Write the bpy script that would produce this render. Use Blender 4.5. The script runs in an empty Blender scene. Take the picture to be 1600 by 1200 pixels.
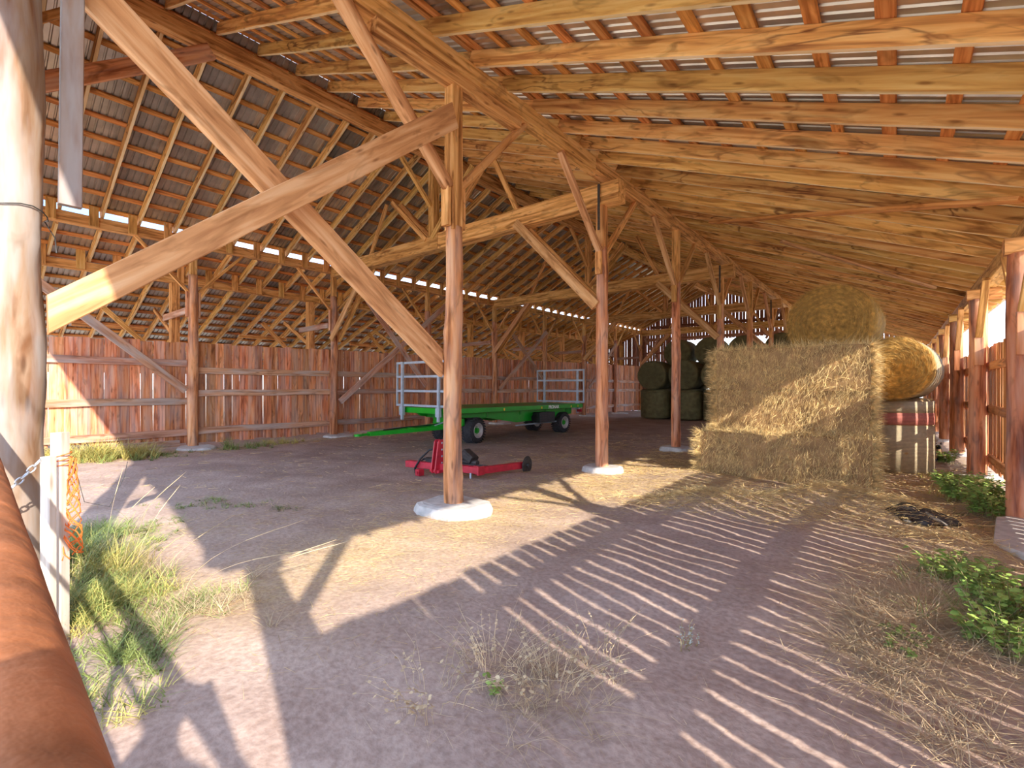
import bpy, math, random
import numpy as np
from mathutils import Vector, Matrix, noise as mnoise

random.seed(7)
rng = np.random.default_rng(7)
scene = bpy.context.scene
COL = scene.collection

# ------------------------------------------------------------------ camera, sky, sun, exposure
YAW = math.radians(39.295)
cam_data = bpy.data.cameras.new('camera')
cam_data.sensor_width = 36.0
cam_data.lens = 736.4 / 1600.0 * 36.0
cam_data.shift_y = 0.0006
cam_data.clip_start = 0.02
cam_data.clip_end = 1000
cam = bpy.data.objects.new('camera', cam_data)
cam.location = (0, 0, 1.6)
cam.rotation_euler = (math.pi / 2, 0, YAW)
COL.objects.link(cam)
scene.camera = cam

SUN_H = Vector((-0.954, 0.300, 0)).normalized()
SUN_EL = math.radians(28.1)
sun_dir = (SUN_H * math.cos(SUN_EL) + Vector((0, 0, -math.sin(SUN_EL)))).normalized()
sd = bpy.data.lights.new('sun', 'SUN')
sd.energy = 6.9
sd.angle = math.radians(0.6)
sd.color = (1.0, 0.91, 0.79)
sun = bpy.data.objects.new('sun', sd)
sun.rotation_euler = sun_dir.to_track_quat('-Z', 'Y').to_euler()
sun.location = (30, -10, 25)
COL.objects.link(sun)

world = bpy.data.worlds.new('world')
scene.world = world
world.use_nodes = True
wt = world.node_tree
wt.nodes.clear()
def wn(t, **k):
    n = wt.nodes.new(t)
    for a, b in k.items():
        setattr(n, a, b)
    return n
w_out = wn('ShaderNodeOutputWorld'); w_bg = wn('ShaderNodeBackground')
w_tc = wn('ShaderNodeTexCoord'); w_map = wn('ShaderNodeMapping')
w_map.inputs['Scale'].default_value = (1.0, 1.0, 3.0)
w_no = wn('ShaderNodeTexNoise'); w_no.inputs['Scale'].default_value = 2.2; w_no.inputs['Detail'].default_value = 6
w_ramp = wn('ShaderNodeValToRGB')
w_ramp.color_ramp.elements[0].position = 0.46; w_ramp.color_ramp.elements[0].color = (0.17, 0.33, 0.62, 1)
w_ramp.color_ramp.elements[1].position = 0.70; w_ramp.color_ramp.elements[1].color = (0.93, 0.94, 0.95, 1)
w_sep = wn('ShaderNodeSeparateXYZ')
w_mr = wn('ShaderNodeMapRange'); w_mr.inputs['From Min'].default_value = 0.0; w_mr.inputs['From Max'].default_value = 0.22
w_mr.inputs['To Min'].default_value = 0.75; w_mr.inputs['To Max'].default_value = 0.0
w_mix = wn('ShaderNodeMix', data_type='RGBA')
w_mix.inputs['B'].default_value = (0.95, 0.955, 0.96, 1)
wt.links.new(w_tc.outputs['Generated'], w_map.inputs['Vector'])
wt.links.new(w_map.outputs['Vector'], w_no.inputs['Vector'])
wt.links.new(w_no.outputs['Fac'], w_ramp.inputs['Fac'])
wt.links.new(w_tc.outputs['Generated'], w_sep.inputs[0])
wt.links.new(w_sep.outputs['Z'], w_mr.inputs['Value'])
wt.links.new(w_mr.outputs['Result'], w_mix.inputs['Factor'])
wt.links.new(w_ramp.outputs['Color'], w_mix.inputs['A'])
wt.links.new(w_mix.outputs['Result'], w_bg.inputs['Color'])
w_bg.inputs['Strength'].default_value = 3.7
wt.links.new(w_bg.outputs[0], w_out.inputs[0])

scene.view_settings.view_transform = 'Standard'
scene.view_settings.look = 'None'
scene.view_settings.exposure = 0.54
scene.view_settings.gamma = 1.0
scene.view_settings.use_curve_mapping = False
scene.cycles.max_bounces = 10
scene.cycles.diffuse_bounces = 6
scene.cycles.use_denoising = True

# ------------------------------------------------------------------ materials
def new_mat(name):
    m = bpy.data.materials.new(name); m.use_nodes = True
    nt = m.node_tree
    b = nt.nodes['Principled BSDF']
    return m, nt, b
def nd(nt, t, **k):
    n = nt.nodes.new(t)
    for a, v in k.items():
        setattr(n, a, v)
    return n
def plain(name, col, rough=0.6, metal=0.0, var=0.12, scale=6.0, bump=0.0, rand=0.0):
    m, nt, b = new_mat(name)
    tc = nd(nt, 'ShaderNodeTexCoord'); no = nd(nt, 'ShaderNodeTexNoise')
    no.inputs['Scale'].default_value = scale; no.inputs['Detail'].default_value = 5
    nt.links.new(tc.outputs['Object'], no.inputs['Vector'])
    r = nd(nt, 'ShaderNodeValToRGB')
    r.color_ramp.elements[0].position = 0.3; r.color_ramp.elements[1].position = 0.7
    r.color_ramp.elements[0].color = tuple(max(0, c * (1 - var)) for c in col) + (1,)
    r.color_ramp.elements[1].color = tuple(min(1, c * (1 + var)) for c in col) + (1,)
    nt.links.new(no.outputs['Fac'], r.inputs['Fac'])
    out = r.outputs['Color']
    if rand > 0:
        oi = nd(nt, 'ShaderNodeObjectInfo'); hs = nd(nt, 'ShaderNodeHueSaturation')
        mr = nd(nt, 'ShaderNodeMapRange'); mr.inputs['To Min'].default_value = 1 - rand; mr.inputs['To Max'].default_value = 1 + rand
        nt.links.new(oi.outputs['Random'], mr.inputs['Value']); nt.links.new(mr.outputs['Result'], hs.inputs['Value'])
        nt.links.new(out, hs.inputs['Color']); out = hs.outputs['Color']
    nt.links.new(out, b.inputs['Base Color'])
    b.inputs['Roughness'].default_value = rough; b.inputs['Metallic'].default_value = metal
    if bump > 0:
        bu = nd(nt, 'ShaderNodeBump'); bu.inputs['Strength'].default_value = bump; bu.inputs['Distance'].default_value = 0.02
        nt.links.new(no.outputs['Fac'], bu.inputs['Height']); nt.links.new(bu.outputs['Normal'], b.inputs['Normal'])
    return m
def wood(name, dark, mid, light, grain=26.0, rand=0.22, blotch=0.5, grey=0.0, rough=0.75, stain=0.0):
    """long-grain timber: local X runs along the piece"""
    m, nt, b = new_mat(name)
    L = nt.links.new
    tc = nd(nt, 'ShaderNodeTexCoord'); oi = nd(nt, 'ShaderNodeObjectInfo')
    sc = nd(nt, 'ShaderNodeVectorMath', operation='SCALE'); sc.inputs[0].default_value = (17.0, 31.0, 23.0)
    L(oi.outputs['Random'], sc.inputs['Scale'])
    ad = nd(nt, 'ShaderNodeVectorMath', operation='ADD'); L(tc.outputs['Object'], ad.inputs[0]); L(sc.outputs[0], ad.inputs[1])
    mp = nd(nt, 'ShaderNodeMapping'); mp.inputs['Scale'].default_value = (1.1, grain, grain); L(ad.outputs[0], mp.inputs['Vector'])
    n1 = nd(nt, 'ShaderNodeTexNoise'); n1.inputs['Scale'].default_value = 1.0; n1.inputs['Detail'].default_value = 5; n1.inputs['Distortion'].default_value = 0.6
    L(mp.outputs[0], n1.inputs['Vector'])
    r1 = nd(nt, 'ShaderNodeValToRGB'); e = r1.color_ramp.elements
    e[0].position = 0.33; e[0].color = dark + (1,); e[1].position = 0.66; e[1].color = light + (1,)
    x = e.new(0.5); x.color = mid + (1,)
    L(n1.outputs['Fac'], r1.inputs['Fac'])
    mp2 = nd(nt, 'ShaderNodeMapping'); mp2.inputs['Scale'].default_value = (1.6, 6.0, 6.0); L(ad.outputs[0], mp2.inputs['Vector'])
    n2 = nd(nt, 'ShaderNodeTexNoise'); n2.inputs['Scale'].default_value = 1.0; n2.inputs['Detail'].default_value = 3; n2.inputs['Distortion'].default_value = 1.5
    L(mp2.outputs[0], n2.inputs['Vector'])
    r2 = nd(nt, 'ShaderNodeValToRGB'); e = r2.color_ramp.elements
    e[0].position = 0.26; e[0].color = (1 - blotch, (1 - blotch) * 0.92, (1 - blotch) * 0.8, 1)
    e[1].position = 0.46; e[1].color = (1, 1, 1, 1)
    L(n2.outputs['Fac'], r2.inputs['Fac'])
    mx = nd(nt, 'ShaderNodeMix', data_type='RGBA', blend_type='MULTIPLY'); mx.inputs['Factor'].default_value = 1.0
    L(r1.outputs['Color'], mx.inputs['A']); L(r2.outputs['Color'], mx.inputs['B'])
    # knots
    mp3 = nd(nt, 'ShaderNodeMapping'); mp3.inputs['Scale'].default_value = (2.2, 9.0, 9.0); L(ad.outputs[0], mp3.inputs['Vector'])
    vo = nd(nt, 'ShaderNodeTexVoronoi'); vo.inputs['Scale'].default_value = 1.0; L(mp3.outputs[0], vo.inputs['Vector'])
    r3 = nd(nt, 'ShaderNodeValToRGB'); e = r3.color_ramp.elements
    e[0].position = 0.06; e[0].color = (0.35, 0.26, 0.2, 1); e[1].position = 0.17; e[1].color = (1, 1, 1, 1)
    L(vo.outputs['Distance'], r3.inputs['Fac'])
    mk = nd(nt, 'ShaderNodeMix', data_type='RGBA', blend_type='MULTIPLY'); mk.inputs['Factor'].default_value = 0.8
    L(mx.outputs['Result'], mk.inputs['A']); L(r3.outputs['Color'], mk.inputs['B'])
    out = mk.outputs['Result']
    if stain > 0:
        mps = nd(nt, 'ShaderNodeMapping'); mps.inputs['Scale'].default_value = (0.75, 3.2, 3.2); L(ad.outputs[0], mps.inputs['Vector'])
        ns = nd(nt, 'ShaderNodeTexNoise'); ns.inputs['Scale'].default_value = 1.0; ns.inputs['Detail'].default_value = 4; ns.inputs['Distortion'].default_value = 0.8
        L(mps.outputs[0], ns.inputs['Vector'])
        rs = nd(nt, 'ShaderNodeValToRGB'); e = rs.color_ramp.elements
        e[0].position = 0.455; e[0].color = (0, 0, 0, 1); e[1].position = 0.505; e[1].color = (0, 0, 0, 1)
        q = e.new(0.478); q.color = (stain, stain, stain, 1)
        L(ns.outputs['Fac'], rs.inputs['Fac'])
        nz = nd(nt, 'ShaderNodeTexNoise'); nz.inputs['Scale'].default_value = 0.55; L(ad.outputs[0], nz.inputs['Vector'])
        rz_ = nd(nt, 'ShaderNodeMapRange'); rz_.inputs['From Min'].default_value = 0.45; rz_.inputs['From Max'].default_value = 0.6; L(nz.outputs['Fac'], rz_.inputs['Value'])
        mm = nd(nt, 'ShaderNodeMath', operation='MULTIPLY'); L(rs.outputs['Color'], mm.inputs[0]); L(rz_.outputs['Result'], mm.inputs[1])
        ms = nd(nt, 'ShaderNodeMix', data_type='RGBA'); ms.inputs['B'].default_value = (0.16, 0.055, 0.02, 1)
        L(mm.outputs[0], ms.inputs['Factor']); L(out, ms.inputs['A']); out = ms.outputs['Result']
    if grey > 0:
        mp4 = nd(nt, 'ShaderNodeMapping'); mp4.inputs['Scale'].default_value = (0.8, 5.0, 5.0); L(ad.outputs[0], mp4.inputs['Vector'])
        n4 = nd(nt, 'ShaderNodeTexNoise'); n4.inputs['Scale'].default_value = 1.4; n4.inputs['Detail'].default_value = 4; L(mp4.outputs[0], n4.inputs['Vector'])
        r4 = nd(nt, 'ShaderNodeValToRGB'); e = r4.color_ramp.elements
        e[0].position = 0.42; e[0].color = (0, 0, 0, 1); e[1].position = 0.62; e[1].color = (grey, grey, grey, 1)
        L(n4.outputs['Fac'], r4.inputs['Fac'])
        mg = nd(nt, 'ShaderNodeMix', data_type='RGBA'); mg.inputs['B'].default_value = (0.38, 0.345, 0.325, 1) if name == 'weathered_log_wood' else (0.50, 0.465, 0.44, 1)
        L(r4.outputs['Color'], mg.inputs['Factor']); L(out, mg.inputs['A']); out = mg.outputs['Result']
    hs = nd(nt, 'ShaderNodeHueSaturation')
    mr = nd(nt, 'ShaderNodeMapRange'); mr.inputs['To Min'].default_value = 1 - rand; mr.inputs['To Max'].default_value = 1 + rand
    wnz = nd(nt, 'ShaderNodeTexWhiteNoise', noise_dimensions='1D'); L(oi.outputs['Random'], wnz.inputs['W'])
    L(wnz.outputs['Value'], mr.inputs['Value']); L(mr.outputs['Result'], hs.inputs['Value'])
    mr2 = nd(nt, 'ShaderNodeMapRange'); mr2.inputs['To Min'].default_value = 0.488; mr2.inputs['To Max'].default_value = 0.504
    L(oi.outputs['Random'], mr2.inputs['Value']); L(mr2.outputs['Result'], hs.inputs['Hue'])
    L(out, hs.inputs['Color']); L(hs.outputs['Color'], b.inputs['Base Color'])
    b.inputs['Roughness'].default_value = rough
    b.inputs['Specular IOR Level'].default_value = 0.25
    bu = nd(nt, 'ShaderNodeBump'); bu.inputs['Strength'].default_value = 0.35; bu.inputs['Distance'].default_value = 0.006
    L(n1.outputs['Fac'], bu.inputs['Height']); L(bu.outputs['Normal'], b.inputs['Normal'])
    return m

M = {}
M['rafter'] = wood('rafter_wood', (0.46, 0.205, 0.055), (0.76, 0.415, 0.115), (0.88, 0.565, 0.2), 15, 0.20, 0.55, stain=0.9)
M['bounce_edge'] = wood('rafter_bounce_edge', (0.74, 0.50, 0.22), (0.86, 0.64, 0.34), (0.92, 0.74, 0.46), 15, 0.08, 0.2)  # paler rafter wood with ground bounce light put into its colour
M['batten'] = wood('batten_wood', (0.4, 0.15, 0.035), (0.64, 0.28, 0.07), (0.76, 0.39, 0.12), 20, 0.22, 0.45)
M['beam'] = wood('beam_wood', (0.37, 0.165, 0.045), (0.74, 0.39, 0.115), (0.86, 0.52, 0.2), 17, 0.14, 0.45, stain=0.5)
M['plank'] = wood('plank_wood', (0.43, 0.2, 0.075), (0.66, 0.35, 0.145), (0.77, 0.48, 0.25), 13, 0.06, 0.4)
M['log'] = wood('log_wood', (0.29, 0.1, 0.038), (0.66, 0.275, 0.105), (0.8, 0.43, 0.21), 13, 0.10, 0.55, grey=0.25)
M['old_log'] = wood('weathered_log_wood', (0.2, 0.085, 0.035), (0.32, 0.215, 0.14), (0.36, 0.3, 0.26), 8, 0.05, 0.45, grey=0.85)
M['fence'] = wood('fence_board_wood', (0.36, 0.12, 0.05), (0.7, 0.275, 0.105), (0.78, 0.4, 0.2), 18, 0.26, 0.5, grey=0.35)
M['fence_r'] = wood('slat_fence_wood', (0.36, 0.145, 0.05), (0.66, 0.29, 0.1), (0.76, 0.41, 0.17), 18, 0.22, 0.45, grey=0.1)
M['rail'] = wood('rail_wood', (0.36, 0.17, 0.095), (0.56, 0.29, 0.165), (0.66, 0.39, 0.25), 16, 0.2, 0.4, grey=0.6)
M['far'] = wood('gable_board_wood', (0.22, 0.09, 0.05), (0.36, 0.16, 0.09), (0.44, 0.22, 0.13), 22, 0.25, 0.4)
M['pale'] = wood('bleached_wood', (0.55, 0.48, 0.40), (0.70, 0.64, 0.56), (0.78, 0.73, 0.67), 18, 0.05, 0.15)
M['metal_roof'] = plain('galvanised_roof', (0.50, 0.445, 0.375), 0.32, 0.7, 0.2, 3.0, 0.0, 0.3)
M['steel'] = plain('galvanised_steel', (0.46, 0.54, 0.62), 0.5, 0.25, 0.12, 9)
M['chain'] = plain('chain_steel', (0.55, 0.56, 0.58), 0.35, 0.9, 0.15, 30)
M['strap'] = plain('dark_strap_steel', (0.07, 0.06, 0.055), 0.6, 0.4, 0.3, 20)
M['green'] = plain('green_paint', (0.008, 0.40, 0.018), 0.32, 0.0, 0.12, 4)
M['green_dk'] = plain('dark_green_paint', (0.01, 0.26, 0.018), 0.4, 0.0, 0.2, 4)
M['red'] = plain('red_paint', (0.55, 0.022, 0.045), 0.4, 0.0, 0.22, 9)
M['rubber'] = plain('tyre_rubber', (0.045, 0.042, 0.045), 0.85, 0.0, 0.35, 12)
M['black'] = plain('black_plastic', (0.018, 0.018, 0.02), 0.5, 0.0, 0.3, 12)
M['rim'] = plain('rim_paint', (0.62, 0.58, 0.55), 0.45, 0.2, 0.15, 12)
M['yellow'] = plain('yellow_reflector', (0.85, 0.62, 0.03), 0.3)
M['white'] = plain('white_lettering', (0.85, 0.86, 0.84), 0.5)
M['concrete'] = plain('concrete', (0.56, 0.53, 0.49), 0.9, 0.0, 0.2, 9, 0.5)
M['rust'] = plain('rusty_pipe', (0.42, 0.155, 0.06), 0.62, 0.25, 0.42, 18, 0.35)
M['twine'] = plain('orange_twine', (0.85, 0.20, 0.035), 0.8, 0, 0.2, 20)
M['wire'] = plain('black_wire', (0.03, 0.03, 0.03), 0.5)
M['straw'] = plain('dry_straw', (0.60, 0.43, 0.19), 0.8, 0, 0.35, 1.3)
M['hay'] = plain('hay', (0.33, 0.20, 0.085), 0.85, 0, 0.38, 5.0, 0.6, 0.06)
M['hay_fuzz'] = plain('hay_stems', (0.74, 0.50, 0.22), 0.8, 0, 0.5, 14)
M['hay_gold'] = plain('golden_hay', (0.33, 0.19, 0.045), 0.85, 0, 0.35, 6.0, 0.5, 0.05)
M['gold_fuzz'] = plain('golden_hay_stems', (0.58, 0.345, 0.085), 0.8, 0, 0.5, 14)
M['hay_dull'] = plain('old_green_hay', (0.15, 0.135, 0.06), 0.9, 0, 0.28, 5.0, 0.6, 0.10)
M['dull_fuzz'] = plain('old_green_hay_stems', (0.19, 0.17, 0.08), 0.9, 0, 0.25, 6)
M['wrap'] = plain('net_wrap', (0.54, 0.45, 0.30), 0.6, 0, 0.10, 6)
def net(name, col):
    m, nt, b = new_mat(name); L = nt.links.new
    tc = nd(nt, 'ShaderNodeTexCoord'); w = nd(nt, 'ShaderNodeTexWave', bands_direction='X'); w.inputs['Scale'].default_value = 12.0; w.inputs['Distortion'].default_value = 0.8; w.inputs['Detail'].default_value = 2
    L(tc.outputs['Object'], w.inputs['Vector'])
    n = nd(nt, 'ShaderNodeTexNoise'); n.inputs['Scale'].default_value = 16; n.inputs['Detail'].default_value = 5; L(tc.outputs['Object'], n.inputs['Vector'])
    a = nd(nt, 'ShaderNodeMath', operation='MULTIPLY'); L(w.outputs['Fac'], a.inputs[0]); L(n.outputs['Fac'], a.inputs[1])
    r = nd(nt, 'ShaderNodeValToRGB'); r.color_ramp.elements[0].position = 0.05; r.color_ramp.elements[1].position = 0.5
    r.color_ramp.elements[0].color = tuple(c * 0.5 for c in col) + (1,); r.color_ramp.elements[1].color = col + (1,)
    L(a.outputs[0], r.inputs['Fac']); L(r.outputs['Color'], b.inputs['Base Color']); b.inputs['Roughness'].default_value = 0.75
    bu = nd(nt, 'ShaderNodeBump'); bu.inputs['Strength'].default_value = 0.5; bu.inputs['Distance'].default_value = 0.01; L(a.outputs[0], bu.inputs['Height']); L(bu.outputs['Normal'], b.inputs['Normal'])
    return m
M['wrap'] = net('net_wrap', (0.56, 0.45, 0.28))
M['wrap_red'] = net('red_net_wrap', (0.62, 0.20, 0.15)) or plain('red_net_wrap', (0.55, 0.17, 0.13), 0.65, 0, 0.2, 14)
M['grass'] = plain('green_grass', (0.22, 0.27, 0.07), 0.7, 0, 0.45, 3.0)
M['grass_y'] = plain('yellow_grass', (0.52, 0.45, 0.13), 0.75, 0, 0.35, 3.0)
M['grass_dry'] = plain('dry_grass', (0.55, 0.42, 0.25), 0.8, 0, 0.3, 3.0)
M['leaf'] = plain('weed_leaf', (0.27, 0.40, 0.085), 0.6, 0, 0.45, 5.0)
M['leaf_pale'] = plain('pale_weed_leaf', (0.55, 0.62, 0.56), 0.7, 0, 0.2, 5.0)
M['stem'] = plain('weed_stem', (0.36, 0.28, 0.13), 0.8, 0, 0.3, 5.0)
M['skin'] = plain('skin', (0.62, 0.40, 0.30), 0.55, 0, 0.06, 8)
M['shirt'] = plain('shirt_cloth', (0.16, 0.20, 0.28), 0.9, 0, 0.15, 14)
M['jeans'] = plain('jeans_cloth', (0.10, 0.13, 0.22), 0.9, 0, 0.2, 14)
M['hair'] = plain('hair', (0.08, 0.05, 0.03), 0.7, 0, 0.2, 20)
M['cat_tan'] = plain('cat_tan_fur', (0.33, 0.20, 0.10), 0.9, 0, 0.3, 20)
M['cat_black'] = plain('cat_black_fur', (0.015, 0.013, 0.013), 0.85, 0, 0.3, 20)
M['eye'] = plain('cat_eye', (0.5, 0.45, 0.08), 0.2)

# ------------------------------------------------------------------ mesh builder
class MB:
    def __init__(s):
        s.v = []; s.f = []
    def add(s, vs, fs):
        o = len(s.v)
        s.v.extend([tuple(p) for p in vs]); s.f.extend([tuple(i + o for i in q) for q in fs])
        return s
    def box(s, c, size, rot=None, ch=0.0):
        sx, sy, sz = [a / 2 for a in size]
        if ch > 0:
            prof = [(-sy + ch, -sz), (sy - ch, -sz), (sy, -sz + ch), (sy, sz - ch), (sy - ch, sz), (-sy + ch, sz), (-sy, sz - ch), (-sy, -sz + ch)]
        else:
            prof = [(-sy, -sz), (sy, -sz), (sy, sz), (-sy, sz)]
        n = len(prof)
        vs = [Vector((x, a, b)) for x in (-sx, sx) for a, b in prof]
        if rot is not None: vs = [rot @ p for p in vs]
        vs = [p + Vector(c) for p in vs]
        fs = [(i, (i + 1) % n, n + (i + 1) % n, n + i) for i in range(n)] + [tuple(range(n))[::-1], tuple(range(n, 2 * n))]
        return s.add(vs, fs)
    def bar(s, p0, p1, w, h, ch=0.0, up=(0, 0, 1)):
        p0 = Vector(p0); p1 = Vector(p1)
        return s.box((p0 + p1) / 2, ((p1 - p0).length, w, h), frame(p1 - p0, up).to_3x3(), ch)
    def rings(s, rings, cap=True):
        n = len(rings[0]); o = len(s.v)
        for r in rings: s.v.extend([tuple(p) for p in r])
        for k in range(len(rings) - 1):
            for i in range(n):
                a = o + k * n + i; b = o + k * n + (i + 1) % n
                s.f.append((a, b, b + n, a + n))
        if cap:
            s.f.append(tuple(o + i for i in range(n))[::-1]); s.f.append(tuple(o + (len(rings) - 1) * n + i for i in range(n)))
        return s
    def cyl(s, p0, p1, r0, r1=None, n=12):
        r1 = r0 if r1 is None else r1
        p0 = Vector(p0); p1 = Vector(p1); R = frame(p1 - p0).to_3x3()
        rr = []
        for p, r in ((p0, r0), (p1, r1)):
            rr.append([p + R @ Vector((0, r * math.cos(t), r * math.sin(t))) for t in [2 * math.pi * i / n for i in range(n)]])
        return s.rings(rr)
    def tube(s, pts, r, n=8, taper=1.0):
        pts = [Vector(p) for p in pts]; rr = []
        for i, p in enumerate(pts):
            d = pts[min(i + 1, len(pts) - 1)] - pts[max(i - 1, 0)]
            R = frame(d).to_3x3(); q = r * (1 + (taper - 1) * i / max(1, len(pts) - 1))
            rr.append([p + R @ Vector((0, q * math.cos(t), q * math.sin(t))) for t in [2 * math.pi * k / n for k in range(n)]])
        return s.rings(rr)
    def lathe(s, c, axis, prof, n=24, cap=True):
        """prof: (along, radius)"""
        c = Vector(c); R = frame(axis).to_3x3(); rr = []
        for a, r in prof:
            rr.append([c + R @ Vector((a, r * math.cos(t), r * math.sin(t))) for t in [2 * math.pi * k / n for k in range(n)]])
        return s.rings(rr, cap)
    def mesh(s, name, smooth=False):
        me = bpy.data.meshes.new(name); me.from_pydata(s.v, [], s.f)
        if smooth:
            me.polygons.foreach_set('use_smooth', [True] * len(me.polygons))
        me.update()
        return me

def frame(d, up=(0, 0, 1)):
    d = Vector(d).normalized(); u = Vector(up)
    if abs(d.dot(u.normalized())) > 0.985: u = Vector((0, 1, 0)) if abs(d.y) < 0.9 else Vector((1, 0, 0))
    y = u.cross(d).normalized(); z = d.cross(y).normalized()
    return Matrix((d, y, z)).transposed().to_4x4()

WM = {}
def link(o, mat4, parent=None):
    COL.objects.link(o)
    WM[o.name] = mat4
    if parent is not None:
        o.parent = parent
        o.matrix_basis = WM[parent.name].inverted() @ mat4
    else:
        o.matrix_basis = mat4
    return o
def tag(o, label=None, cat=None, group=None, kind=None):
    if label: o['label'] = label
    if cat: o['category'] = cat
    if group: o['group'] = group
    if kind: o['kind'] = kind
    return o
def empty(name, loc, label=None, cat=None, group=None, kind=None, mat4=None):
    o = bpy.data.objects.new(name, None); o.empty_display_size = 0.2
    link(o, mat4 if mat4 is not None else Matrix.Translation(Vector(loc)))
    return tag(o, label, cat, group, kind)
def obj(name, mb, mat, parent=None, mat4=None, smooth=False):
    me = mb if isinstance(mb, bpy.types.Mesh) else mb.mesh(name, smooth)
    if len(me.materials) == 0: me.materials.append(mat)
    o = bpy.data.objects.new(name, me)
    return link(o, mat4 if mat4 is not None else Matrix.Identity(4), parent)
def copy_obj(o, mat4, parent=None):
    c = o.copy(); c.parent = None
    return link(c, mat4, parent)

def timber_mesh(L, w, h, ch=0.006, seg=1, wob=0.0, seed=0.0):
    sy, sz = w / 2, h / 2
    prof = [(-sy + ch, -sz), (sy - ch, -sz), (sy, -sz + ch), (sy, sz - ch), (sy - ch, sz), (-sy + ch, sz), (-sy, sz - ch), (-sy, -sz + ch)]
    mb = MB(); rr = []
    for i in range(seg + 1):
        x = L * i / seg
        oy = wob * mnoise.noise((x * 0.7 + seed, 3.1, seed)); oz = wob * mnoise.noise((x * 0.7, seed + 7.7, 1.0))
        g = 1 + (wob * 3 * mnoise.noise((x * 1.6, seed, 9.0)) if wob else 0)
        rr.append([(x, a * g + oy, b * g + oz) for a, b in prof])
    mb.rings(rr)
    return mb
def timber(name, p0, p1, w, h, mat, parent=None, up=(0, 0, 1), ch=0.006, seg=1, wob=0.0, seed=None):
    p0 = Vector(p0); p1 = Vector(p1); L = (p1 - p0).length
    m4 = Matrix.Translation(p0) @ frame(p1 - p0, up)
    return obj(name, timber_mesh(L, w, h, ch, seg, wob, random.random() * 40 if seed is None else seed), mat, parent, m4)
def log_mesh(L, r0, r1, n=14, step=0.18, rough=0.06, seed=0.0, knots=5):
    rr = []; k = max(2, int(L / step))
    rnd = random.Random(seed); ks = [(rnd.uniform(0.2, L - 0.2), rnd.uniform(0, 6.28)) for _ in range(knots)]
    for i in range(k + 1):
        x = L * i / k; r = r0 + (r1 - r0) * i / k; ring = []
        ox = 0.25 * r0 * mnoise.noise((x * 0.5, seed, 2.0)); oy = 0.25 * r0 * mnoise.noise((x * 0.5, seed + 5, 8.0))
        for j in range(n):
            t = 2 * math.pi * j / n
            q = r * (1 + rough * mnoise.noise((math.cos(t) * 1.6 + seed, math.sin(t) * 1.6, x * 1.3)) + 0.4 * rough * mnoise.noise((math.cos(t) * 5 + seed, math.sin(t) * 5, x * 5)))
            for kx, kt in ks:
                d = ((x - kx) / 0.09) ** 2 + (r * (math.atan2(math.sin(t - kt), math.cos(t - kt))) / 0.05) ** 2
                if d < 6: q += 0.018 * math.exp(-d)
            ring.append((x, ox + q * math.cos(t), oy + q * math.sin(t)))
        rr.append(ring)
    return MB().rings(rr)
def log(name, p0, p1, r0, r1, mat, parent=None, **k):
    p0 = Vector(p0); p1 = Vector(p1)
    m4 = Matrix.Translation(p0) @ frame(p1 - p0)
    return obj(name, log_mesh((p1 - p0).length, r0, r1, seed=random.random() * 50, **k), mat, parent, m4, smooth=True)

def big_mesh(name, V, F, mat, smooth=False):
    """V (n,3) array, F (m,k) array of equal-sized faces"""
    me = bpy.data.meshes.new(name)
    V = np.asarray(V, dtype=np.float32); F = np.asarray(F, dtype=np.int32)
    me.vertices.add(len(V)); me.vertices.foreach_set('co', V.ravel())
    m, k = F.shape
    me.loops.add(m * k); me.loops.foreach_set('vertex_index', F.ravel())
    me.polygons.add(m); me.polygons.foreach_set('loop_start', np.arange(0, m * k, k, dtype=np.int32))
    if smooth: me.polygons.foreach_set('use_smooth', np.ones(m, dtype=bool))
    me.update(calc_edges=True)
    for a in (mat if isinstance(mat, (list, tuple)) else [mat]): me.materials.append(a)
    return me

def blades(P, D, N, L, W, bend=0.25, seg=2):
    """many thin curved blades: base P, direction D, bend direction N (all (n,3)), length L, width W (n,)"""
    P = np.asarray(P, float); n = len(P)
    D = D / np.linalg.norm(D, axis=1, keepdims=True)
    S = np.cross(D, N); S /= np.linalg.norm(S, axis=1, keepdims=True) + 1e-9
    bend = np.broadcast_to(np.asarray(bend, float), (n,))
    V = np.zeros((n, seg + 1, 2, 3))
    for i in range(seg + 1):
        t = i / seg
        c = P + D * (L * t)[:, None] + N * (L * bend * t * t)[:, None]
        w = W * (1 - 0.75 * t)
        V[:, i, 0] = c - S * (w / 2)[:, None]; V[:, i, 1] = c + S * (w / 2)[:, None]
    base = (np.arange(n) * (seg + 1) * 2)[:, None]
    F = []
    for i in range(seg):
        F.append(np.concatenate([base + 2 * i, base + 2 * i + 1, base + 2 * i + 3, base + 2 * i + 2], axis=1))
    return V.reshape(-1, 3), np.concatenate(F, axis=0)

# ------------------------------------------------------------------ frame grid of the barn
XM, XL, XB, XR, XO = -4.44, -14.2, -15.7, 1.22, -22.0
Y0, S = 0.286, 3.947
def YK(k): return Y0 + S * k
NK = 9
YF, YE = -0.42, YK(8) + 0.35       # roof from front verge to the back
# roof underside (rafter bottoms)
def z_right(x): return 3.62 - 0.394 * (x - 1.22)
def z_nl(x): return 5.42 + 0.471 * (x + 14.2)
def z_al(x): return 4.66 + 0.387 * (x + 15.7)
XRIDGE = -9.32

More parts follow.
